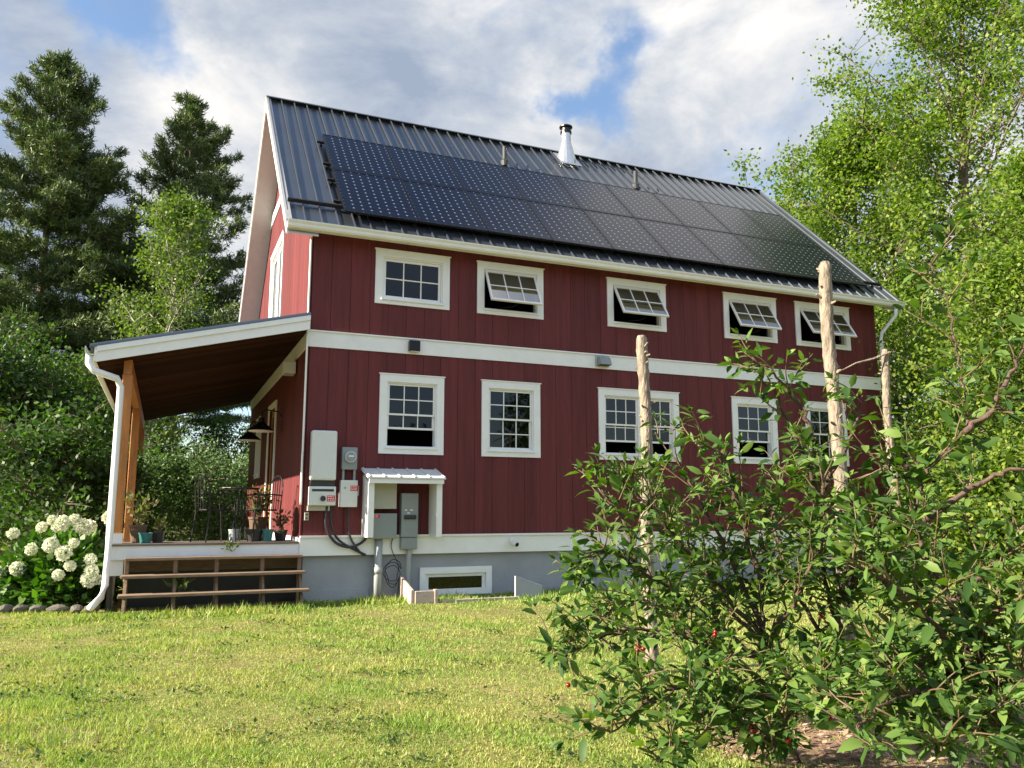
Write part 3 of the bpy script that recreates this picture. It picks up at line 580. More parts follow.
mb = MB(); mb.box(-.23, .23, -.18, 0, -.47, -.045); mb.build('lower_box', 'boxdark', t_, bevel=.01)
red_label(t_, -.20, -.07, .1805, -.12, -.06)
t_ = hthing('transfer_switch', 1.78, -.03, 0, 'narrow upright grey switch box with black handle under the hood', 'electrical box')
mb = MB(); mb.box(-.15, .15, -.17, 0, -.45, .30); mb.build('case', 'boxdark', t_, bevel=.012)
mb = MB(); mb.tube([(-.10, -.19, -.11), (.10, -.19, -.11)], [.035, .035], 10); mb.build('handle', 'darkplastic', t_)
mb = MB(); mb.box(-.09, -.05, -.1725, -.1705, .0, .02); mb.box(.0, .05, -.1725, -.1705, .0, .02); mb.box(-.05, .0, -.1725, -.1705, -.05, -.03); mb.build('lettering', 'vinyl', t_)
mb = MB(); mb.box(-.14, .15, -.15, -.02, -.66, -.452); mb.build('junction_box', 'boxdark', t_, bevel=.02)
mb = MB(); mb.tube([(.03, -.07, -.66), (.02, -.07, -.80), (.0, -.07, -1.55)], .045, 10); mb.build('conduit', 'pvc', t_)
mb = MB(); mb.tube([(1.27, -.08, -.47), (1.27, -.08, -1.56)], .068, 12); mb.lathe([(.08, 0), (.08, .10)], (1.27, -.08, -1.05), 12)
mb.v = [tuple(HW(*p)) for p in mb.v]; meta(mb.build('service_conduit', 'pvc', smooth=True), 'thick grey pipe running from the boxes down into the grass', 'pipe')
def cable(name, pts, r, label, mt='cable'):
    mb = MB(); P = [Vector(p) for p in pts]; q = []
    for i in range(len(P) - 1):
        p0, p1, p2, p3 = P[max(i - 1, 0)], P[i], P[i + 1], P[min(i + 2, len(P) - 1)]
        for k in range(6):
            t = k / 6; q.append(.5 * ((2 * p1) + (p2 - p0) * t + (2 * p0 - 5 * p1 + 4 * p2 - p3) * t * t + (-p0 + 3 * p1 - 3 * p2 + p3) * t ** 3))
    q.append(P[-1]); mb.tube(q, r, 6); mb.v = [tuple(HW(*p)) for p in mb.v]; return meta(mb.build(name, mt, smooth=True), label, 'cable')
cable('flexible_conduit', [(.36, -.14, .07), (.36, -.14, -.25), (.50, -.12, -.50), (.74, -.10, -.60), (.95, -.09, -.55), (1.08, -.1, -.42)], .024, 'dark flexible conduit looping from the inverter to the hooded boxes', 'cable')
cable('flexible_conduit', [(.44, -.14, .07), (.44, -.14, -.20), (.56, -.12, -.46), (.80, -.10, -.62), (1.05, -.09, -.74)], .020, 'inner dark conduit dropping from the inverter below the white band', 'cable')
cable('flexible_conduit', [(.74, -.10, .06), (.73, -.10, -.20), (.78, -.10, -.45), (.92, -.09, -.66), (1.02, -.09, -.74)], .020, 'dark conduit hanging from the white disconnect box', 'cable')
rr = random.Random(5); pts = [(1.52, -.06, -.47), (1.50, -.08, -.65)]
for k in range(26): a = k * .75; pts.append((1.52 + math.cos(a) * (.12 + rr.uniform(-.03, .05)), -.075 - rr.uniform(0, .05), -.98 + math.sin(a) * .17 - k * .006))
pts.append((1.62, -.09, -1.45)); cable('wire_coil', pts, .007, 'tangled dark wire coil hanging between the two grey pipes', 'cable')
cable('corner_conduit', [(-.06, -.085, 4.7), (-.06, -.085, 3.1), (-.06, -.10, 3.0), (-.06, -.085, 2.6), (-.06, -.08, 1.0), (-.065, -.085, .9), (-.06, -.08, .1)], .019, 'thin white conduit running down the left front corner of the house', 'vinyl')
t_ = hthing('wall_outlet', .05, -.03, 0, 'tiny outlet plate on red wall under the inverter', 'outlet')
mb = MB(); mb.box(-.035, .035, -.03, 0, -.16, -.03); mb.build('plate', 'boxbeige', t_, bevel=.005)
mb = MB(); mb.box(-.015, .015, -.033, -.0302, -.075, -.05).box(-.015, .015, -.033, -.0302, -.135, -.11); mb.build('socket', 'darkplastic', t_)
t_ = hthing('wall_light', 1.83, -.05, 2.83, 'small dark square wall light on the white middle band', 'wall light')
mb = MB(); mb.box(-.10, .10, -.10, -.001, 0, .19); mb.build('body', 'black', t_, bevel=.01); mb = MB(); mb.box(-.07, .07, -.085, -.015, -.012, -.001); mb.build('lens', 'boxlight', t_)
t_ = hthing('exhaust_vent', 5.70, -.05, 2.82, 'grey hooded dryer vent on the white middle band above the double window', 'vent')
mb = MB(); mb.box(-.15, .15, -.03, -.001, 0, .22); mb.build('flange', 'boxgrey', t_); mb = MB(); mb.hexa([(-.12, -.20, .02), (.12, -.20, .02), (.12, -.031, .02), (-.12, -.031, .02)], [(-.12, -.14, .17), (.12, -.14, .17), (.12, -.031, .20), (-.12, -.031, .20)]); mb.build('hood', 'boxdark', t_, bevel=.01)
mb = MB(); mb.box(-.11, .11, -.19, -.04, .012, .019); mb.build('flap', 'darkplastic', t_)
t_ = hthing('security_camera', 3.76, -.05, -.585, 'small white camera on the white band above the foundation', 'camera')
mb = MB(); mb.tube([(0, -.001, .06), (0, -.05, .06)], .045, 14); mb.build('bracket', 'vinyl', t_, smooth=False); mb = MB(); mb.tube([(-.03, -.03, .04), (.0, -.14, .0), (.015, -.19, -.02)], [.045, .055, .055], 14); mb.build('body', 'vinyl', t_)
mb = MB(); mb.tube([(.0152, -.1905, -.0202), (.017, -.20, -.024)], .036, 14); mb.build('lens', 'black', t_)
# window well
t_ = hthing('window_well', 2.6, -.05, gz, 'weathered board frame around the basement window', 'window well')
mb = MB(); mb.hexa([(-.95, -.75, -.05), (-.90, -.75, -.05), (-.90, .0, -.05), (-.95, .0, -.05)], [(-.95, -.75, .22), (-.90, -.75, .22), (-.90, 0, .40), (-.95, 0, .40)]); mb.box(-.885, -.56, -.78, -.73, .0, .20).box(-.56, -.50, -.80, -.71, -.03, .22); mb.build('left_board', 'wellwood', t_, bevel=.008)
mb = MB(); mb.box(-.47, .95, -.78, -.73, -.05, .045); mb.build('front_board', 'wellwood', t_, bevel=.008)
mb = MB(); mb.hexa([(.96, -.62, -.05), (1.48, -.62, -.05), (1.48, -.57, -.05), (.96, -.57, -.05)], [(.96, -.62, .38), (1.48, -.62, .20), (1.48, -.57, .20), (.96, -.57, .38)]); mb.build('right_board', 'found', t_, bevel=.008)

# ------------------------------------------------------------------ porch things
t_ = hthing('wooden_stairs', -1.3, -.05, gz, 'weathered open-riser wooden steps under the white edge of the porch', 'stairs')
for k, (v0, z, x0, x1) in enumerate(((-.16, .80, -1.33, 1.26), (-.34, .555, -1.36, 1.29), (-.54, .295, -1.38, 1.33))):
    mb = MB(); mb.box(x0, x1, v0 - .17, v0 + .10, z - .042, z); mb.build('tread', 'stair', t_, bevel=.006)
for k in range(5):
    x = -1.30 + k * .645 + (0, .03, -.02, .02, -.05)[k]
    mb = MB(); mb.box(x - .03, x + .03, -.22, -.14, -.03, .757); mb.build('post', 'stair', t_, bevel=.005)
    mb = MB(); mb.hexa([(x - .02, -.72, -.03), (x + .02, -.72, -.03), (x + .02, -.50, -.03), (x - .02, -.50, -.03)], [(x - .02, -.30, .51), (x + .02, -.30, .51), (x + .02, -.222, .51), (x - .02, -.222, .51)]); mb.build('stringer', 'stair', t_)
def pendant(u, v, z, r, label):
    t_ = hthing('barn_lamp', u, v, z, label, 'lamp', 'barn lamps over the porch wall')
    mb = MB(); mb.lathe([(r, 0), (r * .97, .02), (r * .55, .10), (r * .25, .17), (r * .22, .26), (.02, .27), (.02, .2), (r * .20, .16), (r * .5, .09), (r * .92, .01)], (0, 0, 0), 22); mb.build('lamp_shade', 'black', t_)
    mb = MB(); mb.lathe([(r * .97, -.014), (r * .97, -.002), (r * .45, .07), (.02, .10)], (0, 0, -.002), 22); mb.build('shade_lining', 'vinyl', t_)
    mb = MB(); mb.tube([(0, 0, .27), (0, 0, .36), (.08, 0, .43), (-u * .8, 0, .40), (-u - .03, 0, .30)], .015, 8); mb.build('arm', 'black', t_)
pendant(-.42, 3.1, 1.60, .26, 'nearer black barn lamp on the gable wall beneath the porch roof')
pendant(-.42, 5.5, 1.60, .26, 'farther black barn lamp on the gable wall beneath the porch roof')
t_ = hthing('junction_box', -.05, 1.3, 2.50, 'small white box fixed to the gable wall under the porch roof', 'electrical box'); mb = MB(); mb.box(-.22, 0, -.12, .12, 0, .22); mb.build('case', 'vinyl', t_, bevel=.01)
mb = MB(); mb.box(-.2, -.02, -.10, .10, -.02, -.001); mb.build('lid', 'boxbeige', t_)
# furniture
def chair(u, v, rz, label):
    t_ = empty('bistro_chair', HW(u, v, -.505), YAW + rz, label=label, cat='chair', group='metal chairs on the porch')
    r = .013
    for sx in (-1, 1):
        mb = MB(); mb.tube([(sx * .24, -.25, 0), (sx * .23, -.22, .52)], r, 6); mb.build('leg', 'black', t_)
        mb = MB(); mb.tube([(sx * .25, .28, 0), (sx * .23, .22, .52)], r, 6); mb.build('leg', 'black', t_)
        mb = MB(); mb.tube([(sx * .24, -.20, .52), (sx * .25, -.20, .76), (sx * .24, .0, .78), (sx * .23, .24, .76)], r, 6); mb.build('armrest', 'black', t_)
    mb = MB(); mb.lathe([(.03, .50), (.255, .50), (.265, .515), (.255, .53), (.03, .53)], (0, 0, 0), 24); mb.build('seat', 'black', t_)
    mb = MB(); pts = [(-.23, .23, .52)] + [(-.235 * math.cos(a), .25 + .03 * math.sin(a), .85 + .25 * math.sin(a)) for a in np.linspace(0, math.pi, 12)] + [(.23, .23, .52)]
    mb.tube(pts, r, 6)
    for x in (-.12, -.04, .04, .12): mb.tube([(x, .24, .53), (x, .27, .85 + .25 * math.sqrt(max(0, 1 - (x / .235) ** 2)))], .007, 5)
    mb.build('backrest', 'black', t_)
chair(-1.35, .42, R(115), 'black metal chair farther from the red wall on the porch')
chair(-.62, .50, R(-70), 'black metal chair beside the red gable wall on the porch')
t_ = hthing('bistro_table', -.98, .60, -.505, 'small round black metal table between the porch chairs', 'table')
mb = MB(); mb.lathe([(.02, .86), (.33, .86), (.335, .875), (.33, .89), (.02, .89)], n=24); mb.build('table_top', 'black', t_)
for k in range(3): a = k * 2.1; mb = MB(); mb.tube([(.04 * math.cos(a), .04 * math.sin(a), .86), (.03 * math.cos(a), .03 * math.sin(a), .45), (.26 * math.cos(a), .26 * math.sin(a), 0)], .012, 6); mb.build('leg', 'black', t_)
def pot(name, u, v, r, h, mt, label, plant=0, ph=.3, z=-.505):
    t_ = hthing(name, u, v, z, label, 'pot')
    mb = MB(); mb.lathe([(r * .75, 0), (r, h * .9), (r * 1.08, h * .9), (r * 1.08, h), (r * .95, h), (r * .9, h * .85)], n=18); mb.build('pot', mt, t_)
    if plant:
        rng = np.random.default_rng(int(abs(u) * 1000)); n = plant
        D = rng.normal(size=(n, 3)) * .8; D[:, 2] = np.abs(D[:, 2]) + .6; D = nz(D); t = rng.uniform(.1, 1, (n, 1)); P = D * t * ph * np.array([.8, .8, 1.3]) + np.array([0, 0, h])
        V, Fq = leaf_quads(P, rng, .10, .045, D); raw_mesh('leaves', V, Fq, 'potplant', t_)
        mb = MB()
        for k in range(7): a = k * .9; mb.tube([(0, 0, h * .8), (math.cos(a) * ph * .35, math.sin(a) * ph * .35, h + ph * .9)], .006, 5)
        mb.build('stem', 'shoot', t_)
pot('plant_basket', -2.50, .55, .13, .28, 'basket', 'woven basket planter with leafy stems by the wooden post', 130, .42)
pot('teal_pot', -2.38, .30, .10, .16, 'teal', 'small teal pot in front of the woven basket planter')
pot('black_pot', -2.20, .50, .10, .18, 'terra', 'black plastic pot right of the woven basket planter', 30, .16)
pot('bucket', -1.05, .45, .08, .20, 'boxgrey', 'pale grey bucket under the metal table')
pot('black_planter', -.72, .42, .15, .20, 'terra', 'wide black planter under the chair by the wall')
pot('teal_watering_can', -.52, .30, .09, .20, 'teal', 'teal bucket standing by the red gable wall')
pot('corner_planter', -.28, .55, .11, .18, 'terra', 'black planter tucked against the red gable wall', 60, .25)
pot('hanging_fern', -.62, .85, .16, .40, 'basket', 'tall potted plant with reddish foliage behind the metal chairs', 220, .42)
# porch trailing plant + stair weed
def sprig(name, loc, n, r, L, mt, label, seed):
    t_ = empty(name, loc, label=label, cat='plant'); rng = np.random.default_rng(seed)
    D = rng.normal(size=(n, 3)); D[:, 2] = np.abs(D[:, 2]) * .8 + .2; D = nz(D); P = D * rng.uniform(.3, 1, (n, 1)) * r
    V, Fq = leaf_quads(P, rng, L, L * .42, D); raw_mesh('leaves', V, Fq, mt, t_)
    mb = MB()
    for k in range(5): mb.tube([(0, 0, -.02), tuple(D[k] * r * .8)], .005, 5)
    mb.build('stem', 'shoot', t_)
sprig('weed', HW(-1.85, -.35, gz + .28), 26, .2, .17, 'leaf_willow', 'pale leafy weed growing through the wooden steps', 4)
sprig('weed', HW(-1.1, -.07, -.62), 30, .14, .09, 'leaf_birch', 'small vine hanging over the white porch edge', 5)

# ------------------------------------------------------------------ grass blades
rng = np.random.default_rng(1)
def blades(n, ymin, ymax, h, wd, seed, edge=None):
    rng = np.random.default_rng(seed)
    if edge is None:
        y = ymin * (ymax / ymin) ** rng.uniform(0, 1, n); x = (rng.uniform(-1, 1, n)) * y * .70; P = np.stack([x, y, np.full(n, gz - .005)], 1)
    else: P = edge(rng, n)
    # drop blades in the house and in the mulch
    q = P[:, :2] - np.array([HC.x, HC.y]); uu = q @ np.array([HU.x, HU.y]); vv = q @ np.array([HV.x, HV.y])
    keep = ~((uu > -3.0) & (uu < L_) & (vv > -.12)); mul = np.sin(P[:, 0] * 3.1 + 1) * np.sin(P[:, 1] * 2.3) + rng.normal(size=len(P)) * .35
    keep &= ~(((P[:, 0] - 3.0) / 1.6) ** 2 + ((P[:, 1] - 5.3) / 1.5) ** 2 + mul * .5 < 1) | (rng.uniform(size=len(P)) < .42)
    P = P[keep]; n = len(P)
    def wob(sc, sd_):
        r3 = np.random.default_rng(sd_); o = np.zeros(len(P))
        for _ in range(9): k = r3.normal(size=2) * sc; o += np.sin(P[:, 0] * k[0] + P[:, 1] * k[1] + r3.uniform(0, 6.28))
        return o / 2.1
    bare = (wob(2.2, 5) + .6 * wob(6, 6) > 1.9) & (rng.uniform(size=n) < .6)
    P = P[~bare]; n = len(P); tall = wob(3.2, 8) + .7 * wob(8, 9)
    patch = np.where(tall > 1.9, .45, 0) + .11 * tall + .75 + .35 * np.sin(P[:, 0] * 1.7 + np.sin(P[:, 1] * 1.1) * 2) * np.cos(P[:, 1] * 1.3 + P[:, 0] * .6) + .18 * rng.normal(size=n)
    hh = h * np.clip(patch, .35, 2.1) * rng.uniform(.6, 1.35, n)
    a = rng.uniform(0, 2 * np.pi, n); sx = np.stack([np.cos(a), np.sin(a), np.zeros(n)], 1) * (wd * rng.uniform(.7, 1.3, n) * np.maximum(1, P[:, 1] / 7))[:, None] * .5
    lean = rng.normal(size=(n, 3)) * .55; lean[:, 2] = 1; lean = nz(lean)
    T = P + lean * hh[:, None]; V = np.stack([P - sx, P + sx, T], 1).reshape(-1, 3)
    return V, np.arange(3 * n).reshape(-1, 3)
def edge1(r, n): u = r.uniform(-3.2, L_, n); v = -.12 - np.abs(r.normal(size=n)) * .25; v = np.where(u < -.02, v - .55, v); return np.stack([HC.x + HU.x * u + HV.x * v, HC.y + HU.y * u + HV.y * v, np.full(n, gz - .005)], 1)
Vs = []; Fs = []; off = 0
for args in ((380000, 3.6, 16, .036, .0085, 1), (60000, 14, 26, .08, .014, 2), (16000, 0, 0, .13, .013, 3, edge1)):
    V, Fq = blades(*args); Vs.append(V); Fs.append(Fq + off); off += len(V)
meta(raw_mesh('grass', np.concatenate(Vs), np.concatenate(Fs), 'grass'), 'short sunlit yellow-green grass covering the lawn', 'grass', kind='stuff')
rng = np.random.default_rng(15); cs_ = []
for k in range(150):
    y = 4.2 * (13 / 4.2) ** rng.uniform(); x = rng.uniform(-.66, .25) * y; m = rng.integers(10, 40); cs_.append(np.stack([x + rng.normal(size=m) * .09, y + rng.normal(size=m) * .09, gz + .012 + rng.uniform(0, .022, m)], 1))
P = np.concatenate(cs_); D = nz(np.concatenate([rng.normal(size=(len(P), 2)), rng.uniform(.0, .5, (len(P), 1))], 1)); V, Fq = leaf_quads(P, rng, .040, .026, D * 2, flat=2.5)
meta(raw_mesh('clover', V, Fq, 'leaf_left'), 'small dark clover and weed leaves scattered through the lawn', 'clover', kind='stuff')
mb = MB(); pts = []
rr = random.Random(8)
for k in range(40): a = k * 2 * math.pi / 40; q = 1 + .12 * math.sin(3 * a) + rr.uniform(-.05, .05); pts.append((3.0 + 1.6 * q * math.cos(a), 5.3 + 1.5 * q * math.sin(a), gz + .006))
mb.add(pts, [tuple(range(40))]); meta(mb.build('mulch_bed', 'soil'), kind='structure')
rng = np.random.default_rng(77); n = 2600; rad = np.sqrt(rng.uniform(0, 1, n)) * 1.7; a = rng.uniform(0, 6.283, n)
P = np.stack([3 + rad * np.cos(a), 5.3 + rad * np.sin(a), gz + .012 + rng.uniform(0, .02, n)], 1); D = nz(np.concatenate([rng.normal(size=(n, 2)), rng.normal(size=(n, 1)) * .2], 1))
V, Fq = leaf_quads(P, rng, .07, .03, D * 3, flat=3); M['chip'] = ramp_island('wood_chip', [(.20, .12, .08), (.34, .23, .16), (.45, .34, .26)], trans=0)
meta(raw_mesh('wood_chips', V, Fq, 'chip'), 'scattered reddish wood chips under the cherry trees', 'wood chips', kind='stuff')
mb = MB(); mb.add([(6.2, 9.6, gz + .008), (14, 10.6, gz + .008), (16, 12.4, gz + .008), (6.8, 11.0, gz + .008)], [(0, 1, 2, 3)]); meta(mb.build('garden_path', 'soil'), kind='structure')

# ------------------------------------------------------------------ wooden poles
def pole(x, y, top, r, seed, label, lean=(0, 0)):
    t_ = empty('cedar_pole', (x, y, gz), label=label, cat='wooden pole', group='peeled cedar poles among the cherry trees'); rr = random.Random(seed)
    H_ = top - gz; n = 90; pts = []; rad = []
    for i in range(n): z = -.05 + (H_ + .05) * i / (n - 1); pts.append((lean[0] * z + .012 * math.sin(z * 3 + seed), lean[1] * z + .012 * math.cos(z * 2.3), z)); rad.append(r * (1.1 - .18 * i / n) * rr.uniform(.92, 1.08))
    rad[-1] *= .7; mb = MB(); mb.tube(pts, rad, 14); mb.v = [(a + rr.uniform(-.005, .005), b + rr.uniform(-.005, .005), c) for a, b, c in mb.v]; mb.build('trunk', 'pole', t_, smooth=True)
    for k in range(26):
        i = rr.randrange(4, n - 1); a = rr.uniform(0, 6.28); p = Vector(pts[i]); d = Vector((math.cos(a), math.sin(a), rr.uniform(.1, .6)))
        mb = MB(); mb.tube([p + d * rad[i] * .8, p + d * (rad[i] + rr.uniform(.015, .05))], [.013, .007], 6); mb.build('knot', 'pole', t_)
    return t_, pts
pole(1.30, 7.9, 1.72, .057, 1, 'bare cedar pole in front of the double window, leftmost of three')
t2, pts2 = pole(2.46, 6.15, 1.93, .050, 2, 'tallest bare cedar pole rising past the roof edge')
mb = MB(); mb.tube([pts2[-1], (pts2[-1][0] - .02, 0, 3.46), (pts2[-1][0] + .015, 0, 3.40)], .004, 5); 
t3, pts3 = pole(4.90, 10.5, 2.10, .050, 3, 'rightmost and shortest looking cedar pole with a stick nailed to its top')
mb = MB(); mb.tube([(pts3[-2][0] + .04, -.06, 3.55), (-.18, -.08, 3.46), (-.42, -.10, 3.40), (-.62, -.1, 3.30)], [.016, .014, .010, .006], 7); mb.build('stick', 'pole', t3)

# ------------------------------------------------------------------ cherry trees (foreground)
def leaf8(P, D, Nn, L, Wd, rng):
    """curved eight-vertex leaves"""
    n = len(P); d = nz(D); s = nz(np.cross(d, Nn)); u = nz(np.cross(s, d)); L = L[:, None]; Wd = Wd[:, None]
    curl = rng.uniform(.05, .45, (n, 1)); fold = rng.uniform(.08, .35, (n, 1)); tw = rng.normal(size=(n, 1)) * .12
    def mid(t): return P + d * L * t - u * L * curl * t * t + s * L * tw * t * t
    m0, m1, m2, m3 = mid(0.), mid(.32), mid(.68), mid(1.)
    w1, w2 = Wd * .46, Wd * .40
    l1, r1 = m1 - s * w1 + u * w1 * fold, m1 + s * w1 + u * w1 * fold; l2, r2 = m2 - s * w2 + u * w2 * fold, m2 + s * w2 + u * w2 * fold
    V = np.stack([m0, l1, m1, r1, l2, m2, r2, m3], 1).reshape(-1, 3)
    f = np.array([(0, 1, 2), (0, 2, 3), (1, 4, 2), (4, 5, 2), (2, 5, 3), (5, 6, 3), (4, 7, 5), (5, 7, 6)])
    F_ = (np.arange(n)[:, None, None] * 8 + f[None]).reshape(-1, 3); return V, F_
def spline(P, per=8):
    P = [Vector(p) for p in P]; q = []
    for i in range(len(P) - 1):
        p0, p1, p2, p3 = P[max(i - 1, 0)], P[i], P[i + 1], P[min(i + 2, len(P) - 1)]
        for k in range(per):
            t = k / per; q.append(.5 * ((2 * p1) + (p2 - p0) * t + (2 * p0 - 5 * p1 + 4 * p2 - p3) * t * t + (-p0 + 3 * p1 - 3 * p2 + p3) * t ** 3))
    q.append(P[-1]); return q
def cherry(base, limbs, seed, label, r0, nsh, fruit, dens=1.0, leafL=.102):
    rr = random.Random(seed); rng = np.random.default_rng(seed); base = Vector(base)
    t_ = empty('cherry_tree', base, label=label, cat='tree', group='young cherry trees in front of the house')
    wood = MB(); twig = MB(); LP = []; LD = []; LL = []
    loc = lambda p: Vector(p) - base
    fork = Vector((0, 0, 0))
    def leaves_on(pts, start, step, L):
        acc = 0; side = rr.choice((-1, 1)); tot = sum((pts[i + 1] - pts[i]).length for i in range(len(pts) - 1)); run = 0
        for i in range(len(pts) - 1):
            seg = pts[i + 1] - pts[i]; run += seg.length; acc += seg.length
            while acc > step:
                acc -= step
                if run / tot < start: continue
                d = seg.normalized(); a = d.cross(Vector((rr.uniform(-.4, .4), rr.uniform(-.4, .4), 1)))
                if a.length < .05: a = Vector((1, 0, 0))
                a.normalize(); a = Matrix.Rotation(rr.uniform(-1.0, 1.0), 3, d) @ a
                ld = (a * side + d * rr.uniform(.3, 1.0) + Vector((0, 0, rr.uniform(-.6, .40)))).normalized(); side = -side
                pe = pts[i + 1] - d * acc + ld * .018; LP.append(pe); LD.append(ld); LL.append(L * rr.choice((.55, .8, 1.0, 1.2)) * rr.uniform(.85, 1.12) * (.65 if run / tot > .93 else 1))
    for lim in limbs:
        P = spline([loc(p) for p in lim]); n = len(P); rr0 = r0 * (.9 if len(lim) > 2 else .6)
        for i in range(n): P[i] = P[i] + Vector((rr.gauss(0, .008), rr.gauss(0, .008), rr.gauss(0, .008)))
        wood.tube(P, [max(.004, rr0 * (1 - i / n) ** 1.3 + .0035) for i in range(n)], 7)
        length = sum((P[i + 1] - P[i]).length for i in range(n - 1))
        ns = int(nsh * length)
        for k in range(ns):
            t = .18 + .82 * (k + rr.random()) / ns; i = min(int(t * (n - 1)), n - 2); p = P[i]; d = (P[i + 1] - P[i]).normalized()
            o = Vector((rr.gauss(0, 1), rr.gauss(0, 1), rr.gauss(.25, .6))); o = (o - d * o.dot(d)).normalized()
            sd_ = (o * rr.uniform(.5, 1) + d * rr.uniform(.2, .9) + Vector((0, 0, rr.uniform(.1, .85)))).normalized(); ln = rr.uniform(.16, .46) * (1.1 - .45 * t)
            q = [p]; cur = sd_.copy()
            for m in range(6): cur = (cur + Vector((rr.gauss(0, .10), rr.gauss(0, .10), rr.gauss(-.02, .10)))).normalized(); q.append(q[-1] + cur * ln / 6)
            if q[-1].z < .25 or rr.random() > (1.0 if p.z < 1.4 else .72 if p.z < 1.62 else .40 if p.z < 1.9 else .34): continue
            for m in range(4): LP.append(q[-1]); LD.append((cur * 1.2 + Vector((rr.gauss(0, .6), rr.gauss(0, .6), rr.gauss(.1, .4)))).normalized()); LL.append(leafL * rr.uniform(.4, .8))
            twig.tube(q, [.0055, .005, .0045, .004, .0035, .003, .002], 5); leaves_on(q, .12, .030 / dens, leafL)
            if rr.random() < .55:
                j_ = rr.randrange(2, 5); c2 = (q[j_ + 1] - q[j_]).normalized(); o2 = Vector((rr.gauss(0, 1), rr.gauss(0, 1), rr.gauss(.1, .5))).normalized(); c2 = (c2 + o2 * .9).normalized(); q2 = [q[j_]]
                for m in range(4): c2 = (c2 + Vector((rr.gauss(0, .1), rr.gauss(0, .1), rr.gauss(0, .1)))).normalized(); q2.append(q2[-1] + c2 * ln * .14)
                twig.tube(q2, [.004, .0035, .003, .0025, .002], 5); leaves_on(q2, .05, .030 / dens, leafL * .9)
        leaves_on(P, .55, .045, leafL)
    wood.build('trunk', 'cherrybark', t_, smooth=True); twig.build('shoots', 'shoot', t_, smooth=True)
    P = np.array([tuple(p) for p in LP]); D = np.array([tuple(p) for p in LD]); L = np.array(LL); keep = P[:, 2] > .06; P, D, L = P[keep], D[keep], L[keep]
    up = rng.normal(size=P.shape) * .55; up[:, 2] += 1
    V, F_ = leaf8(P, D, up, L, L * rng.uniform(.34, .46, len(L)), rng); o = raw_mesh('crown', V, F_, 'leaf_cherry', t_)
    fm = None
    for px, py, dp in fruit:
        c = loc(at(px, py, dp)); q_ = P[np.argmin(np.linalg.norm(P - np.array(tuple(c)), axis=1))]; c = Vector(q_.tolist()) + Vector((0, -.01, -.035))
        for k in range(rr.choice((2, 2, 3))):
            cc = c + Vector((rr.uniform(-.022, .022), rr.uniform(-.02, .02), rr.uniform(-.018, .018)))
            if fm is None:
                mb = MB(); r = .0125; mb.lathe([(r * .08, r * .85)] + [(r * math.sin(a), r * math.cos(a)) for a in np.linspace(.35, 3.0, 8)], n=12)
                ob = mb.build('cherry', 'cherry', t_, smooth=True); fm = ob
            else: ob = fm.copy(); COL.objects.link(ob)
            ob.location = cc
    return len(L)
b1 = (1.72, 5.15, gz); b2 = (2.55, 5.6, gz); b3 = (2.75, 4.45, gz)
f1 = at(770, 660, 5.1)
n1_ = cherry(b1, [
    (b1, at(775, 700, 5.1), at(764, 620, 5.1), at(764, 545, 5.1), at(768, 490, 5.2)),
    (at(772, 690, 5.1), at(715, 650, 4.9), at(640, 628, 4.7), at(590, 645, 4.6), at(545, 660, 4.5)),
    (at(768, 670, 5.1), at(700, 610, 5.0), at(640, 570, 4.9), at(600, 550, 4.8), at(575, 590, 4.8)),
    (at(765, 640, 5.1), at(705, 570, 5.1), at(650, 510, 5.0), at(615, 470, 5.0)),
    (at(640, 570, 4.9), at(622, 520, 4.9), at(600, 488, 4.9)),
    (at(765, 630, 5.1), at(725, 550, 5.2), at(690, 480, 5.3), at(655, 435, 5.4)),
    (at(764, 600, 5.1), at(742, 520, 5.0), at(722, 460, 4.9), at(700, 445, 4.8)),
    (at(775, 700, 5.1), at(720, 690, 4.6), at(665, 690, 4.2), at(610, 735, 4.0)),
    (at(775, 700, 5.1), at(740, 715, 4.5), at(700, 735, 4.1), at(655, 765, 3.9)),
    (at(768, 640, 5.1), at(800, 590, 4.9), at(825, 520, 4.8), at(820, 470, 4.7)),
    (at(768, 660, 5.1), at(700, 640, 5.3), at(640, 600, 5.5), at(600, 620, 5.6)),
    (at(770, 650, 5.1), at(720, 600, 5.5), at(680, 540, 5.7), at(640, 490, 5.8)),
    ], 21, 'leftmost leafy cherry tree spreading across the lower front wall', .016, 20, [(637, 628, 4.5), (648, 652, 4.5), (570, 610, 4.6), (553, 688, 4.3), (716, 618, 4.6), (762, 707, 4.1), (650, 645, 4.4)])
